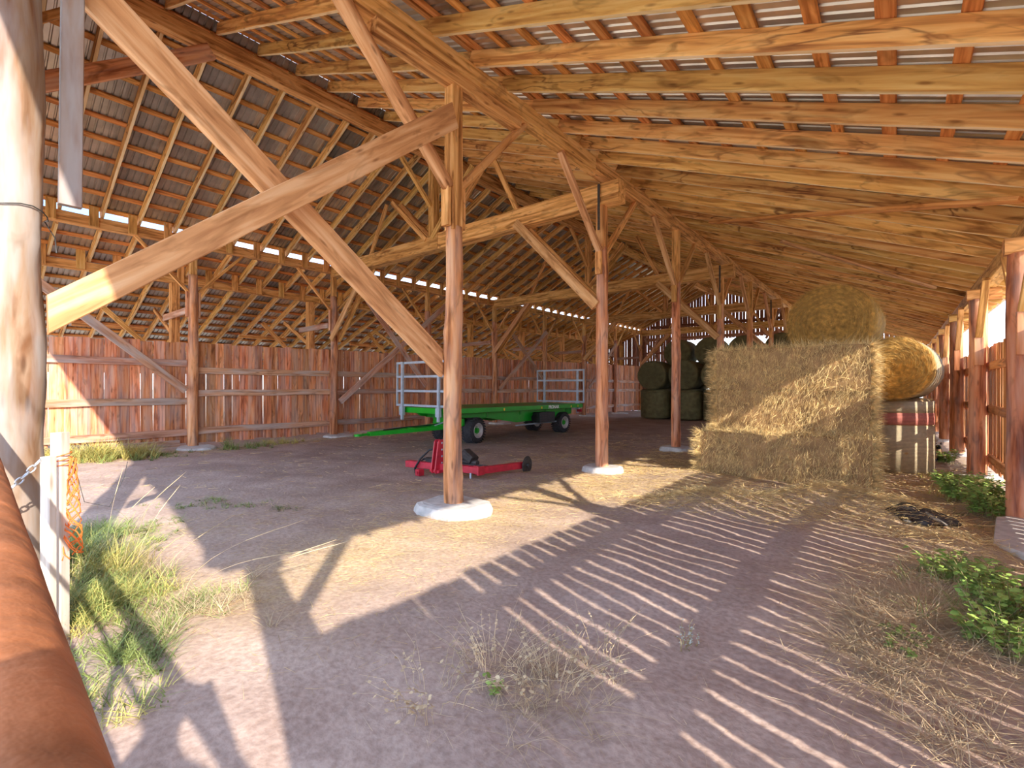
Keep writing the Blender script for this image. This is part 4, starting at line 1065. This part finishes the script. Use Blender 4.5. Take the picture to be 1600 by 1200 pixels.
# ------------------------------------------------------------------ loose straw and hay on the floor
def straw_field(name, n, xr, yr, dens, Lr, Wr, mat, lift, label, cat, hfun=None, tilt=0.10):
    X = rng.uniform(*xr, n); Y = rng.uniform(*yr, n)
    keep = rng.random(n) < dens(X, Y); X, Y = X[keep], Y[keep]; n = len(X)
    a = rng.random(n) * 2 * np.pi
    D = np.stack([np.cos(a), np.sin(a), tilt * rng.standard_normal(n)], -1)
    P = np.stack([X, Y, gz(X, Y) + 0.004 + lift * rng.random(n) ** 2], -1)
    dist = np.hypot(X, Y); k = np.clip(dist / 6, 0.7, 1.8)
    L_ = rng.uniform(*Lr, n) * np.clip(k, 0.8, 1.3); W_ = rng.uniform(*Wr, n) * k
    N = unit(np.stack([rng.standard_normal(n) * 0.9, rng.standard_normal(n) * 0.9, np.full(n, 0.9)], -1))
    V, F = blades(P - D * (L_ / 2)[:, None], D, N, L_, W_, rng.uniform(-0.15, 0.15, n), 2)
    V[:, 2] = np.maximum(V[:, 2], gz(V[:, 0], V[:, 1]) + 0.002)
    return tag(obj(name, big_mesh(name, V, F, M[mat]), M[mat]), label, cat, kind='stuff')
straw_field('straw', 150000, (-6.6, 1.3), (0.4, 16), lambda x, y: np.clip(straw_cover(x, y) * 0.75, 0, 1), (0.04, 0.17), (0.002, 0.0042), 'straw', 0.025, 'loose golden straw strewn along the middle posts and the sunny aisle', 'straw')
def mound_d(x, y):
    d = np.zeros_like(x)
    for cx, cy, rx, ry, h, a in MOUNDS[:5]:
        ca, sa = math.cos(a), math.sin(a)
        u = ((x - cx) * ca + (y - cy) * sa) / rx; v = (-(x - cx) * sa + (y - cy) * ca) / ry
        d = np.maximum(d, np.exp(-(u * u + v * v) * 1.2) * min(1, h * 5))
    return d
straw_field('spilled_hay', 60000, (-3.6, 1.2), (5.6, 9.2), mound_d, (0.07, 0.26), (0.0025, 0.0045), 'hay_fuzz', 0.06, 'spilled hay heaped in low mounds in front of the square bales', 'hay', tilt=0.25)
straw_field('straw', 30000, (-14.0, -5), (1.0, 16), lambda x, y: 0.55 * np.exp(-((x + 13.4) / 0.5) ** 2) + 0.08 + 0.0 * y, (0.05, 0.18), (0.003, 0.005), 'straw', 0.02, 'thin straw litter on the shaded dirt by the left fence', 'straw')
straw_field('straw', 16000, (-2.8, 1.1), (1.2, 5.5), lambda x, y: 0.05 + 0.75 * np.clip((x + 0.5) / 1.2, 0, 1), (0.05, 0.22), (0.0018, 0.0034), 'grass_dry', 0.02, 'dry stems scattered over the striped dirt near the camera', 'straw')

# ------------------------------------------------------------------ grass and weeds
def clump(name, spots, label, cat='grass', kind='stuff', group=None):
    """spots: list of (x, y, spread, n, Lmin, Lmax, W, mat, lean)"""
    bymat = {}
    for x, y, sp, n, l0, l1, w, mat, lean in spots:
        # tufts: pull the blades to a few centres
        n = int(n * 1.5); r = None; nt_ = max(1, n // 14); tx = rng.normal(0, sp * 0.55, nt_); ty = rng.normal(0, sp * 0.55, nt_); ti = rng.integers(0, nt_, n)
        X = x + tx[ti] + rng.normal(0, 0.025, n); Y = y + ty[ti] + rng.normal(0, 0.025, n)
        az = rng.random(n) * 2 * np.pi
        D = np.stack([lean * np.cos(az), lean * np.sin(az), np.ones(n)], -1) + 0.15 * rng.standard_normal((n, 3))
        N = unit(np.stack([np.cos(az), np.sin(az), -0.35 * np.ones(n)], -1))
        P = np.stack([X, Y, gz(X, Y) - 0.005], -1)
        V, F = blades(P, D, N, rng.uniform(l0, l1, n), w * rng.uniform(0.6, 1.3, n), rng.uniform(0.1, 0.9, n), 4)
        bymat.setdefault(mat, []).append((V, F))
    mats = list(bymat); Vs, Fs, idx = [], [], []; o = 0
    for i, k in enumerate(mats):
        for V, F in bymat[k]:
            Vs.append(V); Fs.append(F + o); o += len(V); idx.append(np.full(len(F), i))
    me = big_mesh(name, np.concatenate(Vs), np.concatenate(Fs), [M[k] for k in mats])
    me.polygons.foreach_set('material_index', np.concatenate(idx).astype(np.int32))
    return tag(obj(name, me, M[mats[0]]), label, cat, group, kind)
gs = [(-5.5, 0.72, 0.35, 700, 0.12, 0.40, 0.008, 'grass', 0.5), (-5.2, 0.85, 0.35, 350, 0.15, 0.42, 0.006, 'grass_y', 0.5), (-4.7, 0.8, 0.35, 700, 0.08, 0.26, 0.007, 'grass', 0.7),
      (-4.5, 0.85, 0.4, 500, 0.08, 0.25, 0.005, 'grass_y', 0.7), (-4.0, 1.05, 0.4, 420, 0.06, 0.17, 0.006, 'grass', 0.8), (-3.9, 1.2, 0.45, 350, 0.06, 0.2, 0.004, 'grass_dry', 0.9),
      (-3.6, 0.75, 0.3, 380, 0.06, 0.18, 0.007, 'grass', 0.8), (-4.4, 0.62, 0.3, 420, 0.08, 0.22, 0.006, 'grass', 0.8), (-3.2, 0.6, 0.3, 200, 0.05, 0.16, 0.006, 'grass', 0.9), (-3.0, 0.45, 0.3, 140, 0.05, 0.16, 0.006, 'grass_y', 0.9),
      (-5.0, 0.95, 0.3, 300, 0.1, 0.3, 0.004, 'grass_dry', 0.8), (-6.6, 1.1, 0.3, 380, 0.08, 0.22, 0.007, 'grass', 0.7), (-6.3, 0.95, 0.2, 200, 0.1, 0.3, 0.006, 'grass', 0.6)]
clump('grass', gs, 'green and yellow grass tufts growing beside the gate post in the sun')
clump('grass', [(-6.5, 1.55, 0.3, 260, 0.04, 0.10, 0.006, 'grass', 0.9), (-7.3, 2.25, 0.35, 260, 0.03, 0.09, 0.006, 'grass', 0.9), (-6.7, 2.6, 0.25, 140, 0.03, 0.08, 0.006, 'grass', 0.9), (-6.3, 2.9, 0.15, 90, 0.03, 0.08, 0.006, 'grass', 0.9),
                (-5.9, 1.35, 0.3, 200, 0.04, 0.12, 0.006, 'grass', 0.9)], 'short green grass patches dotted over the bare dirt')
clump('grass', [(-13.4, 1.6, 0.35, 420, 0.2, 0.5, 0.012, 'grass_y', 0.4), (-13.4, 2.3, 0.4, 520, 0.2, 0.55, 0.012, 'grass_y', 0.4), (-13.4, 2.9, 0.35, 320, 0.15, 0.45, 0.012, 'grass_y', 0.5), (-13.3, 2.2, 0.5, 260, 0.15, 0.4, 0.012, 'grass', 0.5),
                (-13.3, 5.2, 0.5, 160, 0.1, 0.3, 0.012, 'grass', 0.5), (-13.5, 4.85, 0.12, 60, 0.2, 0.42, 0.012, 'grass', 0.3), (-13.4, 6.2, 0.5, 260, 0.08, 0.25, 0.012, 'grass_y', 0.6), (-13.1, 3.2, 0.5, 300, 0.05, 0.15, 0.012, 'grass', 0.6), (-13.4, 9.3, 0.7, 300, 0.05, 0.2, 0.012, 'grass_dry', 0.7)],
      'yellow-green grass strip at the foot of the left fence')
# tall dry seed stems among the grass
def seed_stem(x, y, h, lean, az, label):
    mb = MB(); pts = []
    z = gzf(x, y)
    for i in range(9):
        t = i / 8; q = lean * t * t
        pts.append((x + q * math.cos(az), y + q * math.sin(az), z + h * (t - 0.25 * t * t * lean)))
    mb.tube(pts, 0.0016, 5, 0.5)
    e = obj('seed_stem', mb, M['grass_dry']); tag(e, label, 'grass stem', 'tall seed stems in the grass')
    hb = MB(); a, b_ = Vector(pts[-3]), Vector(pts[-1])
    hb.tube([a, a.lerp(b_, 0.5) + Vector((0, 0, 0.004)), b_, b_ + (b_ - a) * 0.3], 0.0036, 6, 0.35)
    obj('seed_head', hb, M['grass_dry'], e)
SS = [(-5.05, 1.0, 0.95, 0.5, 0.6), (-4.9, 1.05, 0.72, 0.35, 2.0), (-5.4, 0.95, 0.80, 0.3, 2.6), (-4.2, 1.2, 0.62, 0.75, 0.9), (-4.1, 1.25, 0.52, 0.85, 0.5), (-3.9, 1.35, 0.42, 0.8, 1.0),
      (-3.75, 1.45, 0.5, 0.6, 0.7), (-4.5, 1.1, 0.5, 0.5, 1.6), (-5.2, 1.1, 0.6, 0.25, 0.2), (-5.6, 1.0, 0.62, 0.3, 1.3)]
SL = ['tallest seed stem, bowing right from the grass by the gate post', 'upright seed stem just behind the tallest one', 'seed stem nearest the orange twine', 'long seed stem arching low over the sunlit dirt', 'lowest seed stem, almost lying over the dirt', 'short seed stem at the right end of the grass', 'seed stem reaching furthest towards the dark strip of shade', 'seed stem in the middle of the grass, leaning away', 'thin straight seed stem in the back of the grass', 'seed stem half hidden behind the twine']
for i, a in enumerate(SS): seed_stem(*a, SL[i])

def leafy(name, x, y, spread, h, nst, nl, leaf, stem, label, lsize=0.035, lean=0.5, group=None, cat='weed'):
    e = empty(name, (x, y, gzf(x, y)), label, cat, group)
    mb = MB(); P, D, N, Ls = [], [], [], []
    for i in range(nst):
        az = random.uniform(0, 6.28); r = spread * math.sqrt(random.random()) * 0.6
        bx, by = x + r * math.cos(az), y + r * math.sin(az); hh = h * random.uniform(0.5, 1.1); ln = lean * random.uniform(0.3, 1.2)
        z = gzf(bx, by); pts = []
        for k in range(5):
            t = k / 4
            pts.append(Vector((bx + hh * ln * t * t * math.cos(az) + random.gauss(0, 0.008), by + hh * ln * t * t * math.sin(az) + random.gauss(0, 0.008), z + hh * t * (1 - 0.12 * t))))
        mb.tube(pts, 0.0035 if nl > 8 else 0.0017, 4, 0.4)
        for q in range(nl):
            t = random.uniform(0.2, 1.0) * 4; k = min(3, int(t)); p = pts[k].lerp(pts[k + 1], t - k)
            a2 = random.uniform(0, 6.28)
            P.append(p); D.append((math.cos(a2), math.sin(a2), random.uniform(-0.2, 0.7))); N.append((random.gauss(0, 0.3), random.gauss(0, 0.3), -1)); Ls.append(lsize * random.uniform(0.5, 1.4))
    obj('stems', mb, M[stem], e)['kind'] = 'stuff'
    if nl:
        P = np.array([tuple(p) for p in P]); D = unit(np.array(D)); N = unit(np.array(N)); Ls = np.array(Ls); S_ = unit(np.cross(D, N))
        n = len(P); V = np.zeros((n, 6, 3))
        prof = [(0, 0), (0.35, 0.34), (0.35, -0.34), (0.75, 0.22), (0.75, -0.22), (1.0, 0)]
        for k, (t, s_) in enumerate(prof):
            V[:, k] = P + D * (Ls * t)[:, None] + S_ * (Ls * s_)[:, None] + N * (Ls * 0.25 * t * t)[:, None]
        b0 = (np.arange(n) * 6)[:, None]
        F = np.concatenate([b0 + np.array([[0, 1, 2, 2]]), b0 + np.array([[1, 3, 4, 2]]), b0 + np.array([[3, 5, 5, 4]])], axis=0)
        T = np.concatenate([b0 + np.array([[0, 1, 2]]), b0 + np.array([[1, 3, 2]]), b0 + np.array([[3, 4, 2]]), b0 + np.array([[3, 5, 4]])], axis=0)
        obj('leaves', big_mesh('leaves', V.reshape(-1, 3), T, M[leaf]), M[leaf], e)['kind'] = 'stuff'
    return e
leafy('leafy_weed', 0.85, 9.3, 0.55, 0.42, 70, 26, 'leaf', 'stem', 'bright green weed bush by the slat wall, behind the concrete slab', 0.06)
leafy('leafy_weed', 0.95, 8.5, 0.45, 0.40, 50, 26, 'leaf', 'stem', 'sunlit weed bush growing right behind the concrete slab', 0.055)
leafy('leafy_weed', 0.75, 10.6, 0.4, 0.28, 36, 20, 'leaf', 'stem', 'low weeds in front of the stout wall post', 0.05)
leafy('leafy_weed', 0.85, 14.0, 0.25, 0.35, 22, 18, 'leaf', 'stem', 'small green plant beside the cat', 0.06)
leafy('leafy_weed', 0.42, 5.3, 0.35, 0.26, 46, 22, 'leaf', 'stem', 'green weed tuft between the striped dirt and the grey slab', 0.04)
leafy('leafy_weed', 0.62, 4.7, 0.4, 0.34, 60, 22, 'leaf', 'stem', 'large leafy weed at the right edge below the slab', 0.045)
leafy('leafy_weed', 0.52, 4.1, 0.35, 0.30, 50, 20, 'leaf', 'stem', 'leafy weed in the lower right corner behind dry stems', 0.042)
leafy('leafy_weed', 0.05, 3.75, 0.2, 0.10, 14, 12, 'leaf', 'stem', 'little green weed among the flattened dry stems', 0.035, 0.8)
leafy('pale_weed', -1.02, 2.95, 0.12, 0.16, 10, 9, 'leaf_pale', 'stem', 'tiny pale-leaved weed on the striped dirt', 0.016, 0.6)
for i, (x, y, sp, h, n, lab) in enumerate(((-1.75, 1.95, 0.35, 0.30, 34, 'dead twiggy weed at the bottom middle, leftmost of the dry tangle'), (-1.40, 2.05, 0.32, 0.28, 34, 'dead twiggy weed with a few green leaves in the middle of the dry tangle'), (-1.35, 2.45, 0.28, 0.26, 26, 'dead weed at the upper end of the dry tangle on the stripes'), (-1.85, 1.6, 0.3, 0.25, 26, 'dead weed of the dry tangle cut by the lower edge'))):
    leafy('dead_weed', x, y, sp, h, n, 5, 'grass_dry', 'grass_dry', lab, 0.022, 1.3)
leafy('leafy_weed', -1.62, 1.85, 0.12, 0.07, 6, 5, 'leaf', 'stem', 'few fresh green leaves under the dead weeds', 0.03, 0.8)
clump('dry_grass', [(0.05, 4.0, 0.35, 700, 0.15, 0.5, 0.004, 'grass_dry', 2.2), (0.25, 4.6, 0.3, 500, 0.15, 0.5, 0.004, 'grass_dry', 2.2), (-0.05, 3.4, 0.3, 400, 0.15, 0.4, 0.004, 'grass_dry', 2.5), (0.45, 5.8, 0.35, 400, 0.1, 0.3, 0.004, 'grass_dry', 1.8),
                    (0.55, 4.3, 0.3, 240, 0.1, 0.4, 0.005, 'grass', 0.8), (0.5, 5.2, 0.4, 200, 0.08, 0.25, 0.005, 'grass', 0.9), (-1.5, 2.1, 0.4, 380, 0.06, 0.22, 0.003, 'grass_dry', 1.6), (0.2, 3.0, 0.3, 250, 0.1, 0.3, 0.004, 'grass_dry', 1.8)],
      'flattened dry grass along the foot of the slat wall')
clump('grass', [(0.95, 9.6, 0.5, 400, 0.08, 0.3, 0.008, 'grass_y', 0.6), (0.9, 11.5, 0.5, 300, 0.05, 0.18, 0.01, 'grass_y', 0.7), (1.05, 7.9, 0.3, 160, 0.06, 0.2, 0.007, 'grass', 0.7), (1.5, 9.0, 0.8, 500, 0.05, 0.2, 0.01, 'grass_y', 0.7)], 'sunny yellow-green grass under the slat wall')

# dark plastic scrap in the spilled hay
mb = MB(); rr = []
for q in (1.0, 0.6, 0.15):
    rr.append([(0.22 + 0.30 * q * math.cos(t) * (1 + 0.25 * math.sin(3 * t)), 7.25 + 0.17 * q * math.sin(t), gzf(0.22 + 0.3 * q * math.cos(t), 7.25 + 0.17 * q * math.sin(t)) + 0.02 + 0.05 * (1 - q) + 0.02 * math.sin(5 * t + q * 4)) for t in [2 * math.pi * i / 20 for i in range(20)]])
tag(obj('plastic_scrap', mb.rings(rr), M['strap'], None, None, True), 'dark scrap of plastic lying in the spilled hay', 'scrap')

# ------------------------------------------------------------------ skinned figures
def skin_mesh(name, verts, edges, radii, mats, matfun, sub=2):
    me = bpy.data.meshes.new(name); me.from_pydata(verts, edges, [])
    o = bpy.data.objects.new(name, me); COL.objects.link(o)
    md = o.modifiers.new('skin', 'SKIN'); md.use_smooth_shade = True
    sv = me.skin_vertices[0].data
    for i, r in enumerate(radii): sv[i].radius = r if isinstance(r, tuple) else (r, r); sv[i].use_root = (i == 0)
    o.modifiers.new('sub', 'SUBSURF').levels = sub
    dg = bpy.context.evaluated_depsgraph_get(); dg.update()
    out = bpy.data.meshes.new_from_object(o.evaluated_get(dg)); bpy.data.objects.remove(o)
    out.materials.clear()
    for m_ in mats: out.materials.append(M[m_])
    for p in out.polygons: p.material_index = matfun(p.center)
    out.polygons.foreach_set('use_smooth', [True] * len(out.polygons))
    return out
# cat sitting by the slat wall (looks towards the camera, -Y)
CZ = gzf(0.72, 14.5)
CV = [(0, 0.10, 0.10), (0, 0.02, 0.20), (0, -0.05, 0.27), (0, -0.075, 0.315), (0, -0.10, 0.345), (0, -0.155, 0.335),
      (-0.05, -0.075, 0.20), (-0.05, -0.10, 0.10), (-0.05, -0.12, 0.015), (-0.05, -0.155, 0.012),
      (0.05, -0.075, 0.20), (0.05, -0.10, 0.10), (0.05, -0.12, 0.015), (0.05, -0.155, 0.012),
      (-0.085, 0.09, 0.07), (-0.095, 0.0, 0.10), (-0.09, 0.03, 0.02), (-0.09, -0.05, 0.015),
      (0.085, 0.09, 0.07), (0.095, 0.0, 0.10), (0.09, 0.03, 0.02), (0.09, -0.05, 0.015),
      (0.0, 0.18, 0.04), (0.10, 0.22, 0.025), (0.17, 0.14, 0.02), (0.18, 0.03, 0.02)]
CE = [(0, 1), (1, 2), (2, 3), (3, 4), (4, 5), (2, 6), (6, 7), (7, 8), (8, 9), (2, 10), (10, 11), (11, 12), (12, 13), (0, 14), (14, 15), (15, 16), (16, 17), (0, 18), (18, 19), (19, 20), (20, 21), (0, 22), (22, 23), (23, 24), (24, 25)]
CR = [0.10, 0.095, 0.08, 0.055, 0.062, 0.028, 0.035, 0.026, 0.02, 0.02, 0.035, 0.026, 0.02, 0.02, 0.055, 0.04, 0.025, 0.02, 0.055, 0.04, 0.025, 0.02, 0.024, 0.02, 0.018, 0.014]
cm = skin_mesh('cat', CV, CE, CR, ['cat_tan', 'cat_black'], lambda c: 1 if c.z > 0.285 or c.z < 0.07 or c.y > 0.17 else 0)
cat = tag(obj('cat', cm, M['cat_tan'], None, Matrix.Translation((0.70, 14.5, CZ)) @ Matrix.Rotation(0.15, 4, 'Z'), True), 'small dark-faced cat sitting by the slat wall beside the wrapped bale', 'cat')
for sx in (-1, 1):
    er = MB().rings([[(sx * 0.038 + 0.022 * math.cos(t), -0.092 + 0.009 * math.sin(t), 0.392) for t in [2 * math.pi * i / 8 for i in range(8)]], [(sx * 0.047 + 0.003 * math.cos(t), -0.092 + 0.003 * math.sin(t), 0.447) for t in [2 * math.pi * i / 8 for i in range(8)]]])
    obj('ear', er, M['cat_black'], cat, WM[cat.name])
    obj('eye', MB().lathe((sx * 0.026, -0.150, 0.358), (0, -1, 0.1), [(-0.006, 0.003), (-0.002, 0.011), (0.004, 0.008), (0.006, 0.001)], 10), M['eye'], cat, WM[cat.name], True)

# the photographer, whose shadow falls on the dirt at the lower left
fw = Vector((-math.sin(YAW), math.cos(YAW), 0)); rt = Vector((math.cos(YAW), math.sin(YAW), 0))
PB = Vector((0, 0, 0)) - fw * 0.34
def pp(r, f, z): q = PB + rt * r + fw * f; return (q.x, q.y, z)
PV = [pp(0, 0, 0.95), pp(0, -0.01, 1.12), pp(0, 0, 1.30), pp(0, -0.01, 1.44), pp(0, 0.02, 1.53), pp(0, 0.05, 1.61), pp(0, 0.06, 1.70),
      pp(-0.19, 0, 1.41), pp(-0.30, 0.05, 1.18), pp(-0.19, 0.22, 1.40), pp(-0.105, 0.27, 1.53), pp(-0.085, 0.275, 1.585),
      pp(0.19, 0, 1.41), pp(0.30, 0.05, 1.18), pp(0.19, 0.22, 1.40), pp(0.105, 0.27, 1.53), pp(0.085, 0.275, 1.585),
      pp(-0.11, 0, 0.90), pp(-0.12, 0.03, 0.50), pp(-0.12, -0.02, 0.09), pp(-0.13, 0.14, 0.04),
      pp(0.11, 0, 0.90), pp(0.12, 0.03, 0.50), pp(0.12, -0.02, 0.09), pp(0.13, 0.14, 0.04)]
PE = [(0, 1), (1, 2), (2, 3), (3, 4), (4, 5), (5, 6), (3, 7), (7, 8), (8, 9), (9, 10), (10, 11), (3, 12), (12, 13), (13, 14), (14, 15), (15, 16), (0, 17), (17, 18), (18, 19), (19, 20), (0, 21), (21, 22), (22, 23), (23, 24)]
PR = [0.145, 0.14, 0.155, 0.10, 0.058, 0.085, 0.088, 0.075, 0.05, 0.038, 0.03, 0.034, 0.075, 0.05, 0.038, 0.03, 0.034, 0.095, 0.062, 0.042, 0.045, 0.095, 0.062, 0.042, 0.045]
def fingers(side):
    """five bent fingers rooted in the palm, closing round the camera"""
    o = len(PV); b0 = 11 if side < 0 else 16
    for k, (dz, ln) in enumerate(((0.030, 0.062), (0.010, 0.070), (-0.010, 0.066), (-0.028, 0.052))):
        PV.extend([pp(side * 0.072, 0.30, 1.595 + dz), pp(side * 0.055, 0.30 + ln * 0.35, 1.60 + dz), pp(side * 0.036, 0.30 + ln * 0.2, 1.603 + dz)])
        PE.extend([(b0, o), (o, o + 1), (o + 1, o + 2)]); PR.extend([0.011, 0.009, 0.008]); o += 3
    PV.extend([pp(side * 0.066, 0.245, 1.575), pp(side * 0.045, 0.225, 1.59)]); PE.extend([(b0, o), (o, o + 1)]); PR.extend([0.012, 0.010])
fingers(-1); fingers(1)
def pm(c):
    q = Vector((c.x, c.y, 0)) - PB; f = q.dot(fw)
    if c.z < 0.97: return 1 if c.z > 0.09 else 2
    if c.z > 1.49 or f > 0.17: return 0
    return 3
bm_ = skin_mesh('person', PV, PE, PR, ['skin', 'jeans', 'strap', 'shirt'], pm, 2)
person = tag(obj('person', bm_, M['skin'], None, None, True), 'person behind the gate, shadow at lower left, holding a camera to the face', 'person')
hb = MB().lathe(pp(0, 0.045, 1.70), (0, 0, 1), [(-0.05, 0.098), (0.0, 0.103), (0.05, 0.09), (0.085, 0.055), (0.10, 0.01)], 20)
obj('hair', hb, M['hair'], person, None, True)
for sx in (-1, 1):
    obj('eye', MB().lathe(pp(sx * 0.032, 0.128, 1.655), tuple(fw), [(-0.008, 0.003), (-0.002, 0.013), (0.005, 0.010), (0.008, 0.001)], 10), M['hair'], person, None, True)
    obj('ear', MB().lathe(pp(sx * 0.086, 0.045, 1.64), tuple(rt * sx), [(-0.012, 0.012), (-0.006, 0.030), (0.008, 0.032), (0.012, 0.02)], 12), M['skin'], person, None, True)
obj('nose', MB().tube([pp(0, 0.130, 1.66), pp(0, 0.150, 1.635), pp(0, 0.158, 1.62), pp(0, 0.135, 1.613)], 0.012, 8), M['skin'], person, None, True)
obj('mouth', MB().tube([pp(-0.024, 0.128, 1.585), pp(0, 0.137, 1.583), pp(0.024, 0.128, 1.585)], 0.006, 6), M['wrap_red'], person, None, True)
cb = MB().box((0, 0, 0), (0.12, 0.055, 0.085), None, 0.008)
cbm = Matrix.Translation(PB + fw * 0.275 + Vector((0, 0, 1.60))) @ Matrix.Rotation(YAW, 4, 'Z')
tag(obj('camera_body', cb, M['black'], None, cbm), 'black camera held up by the person behind the gate', 'camera')
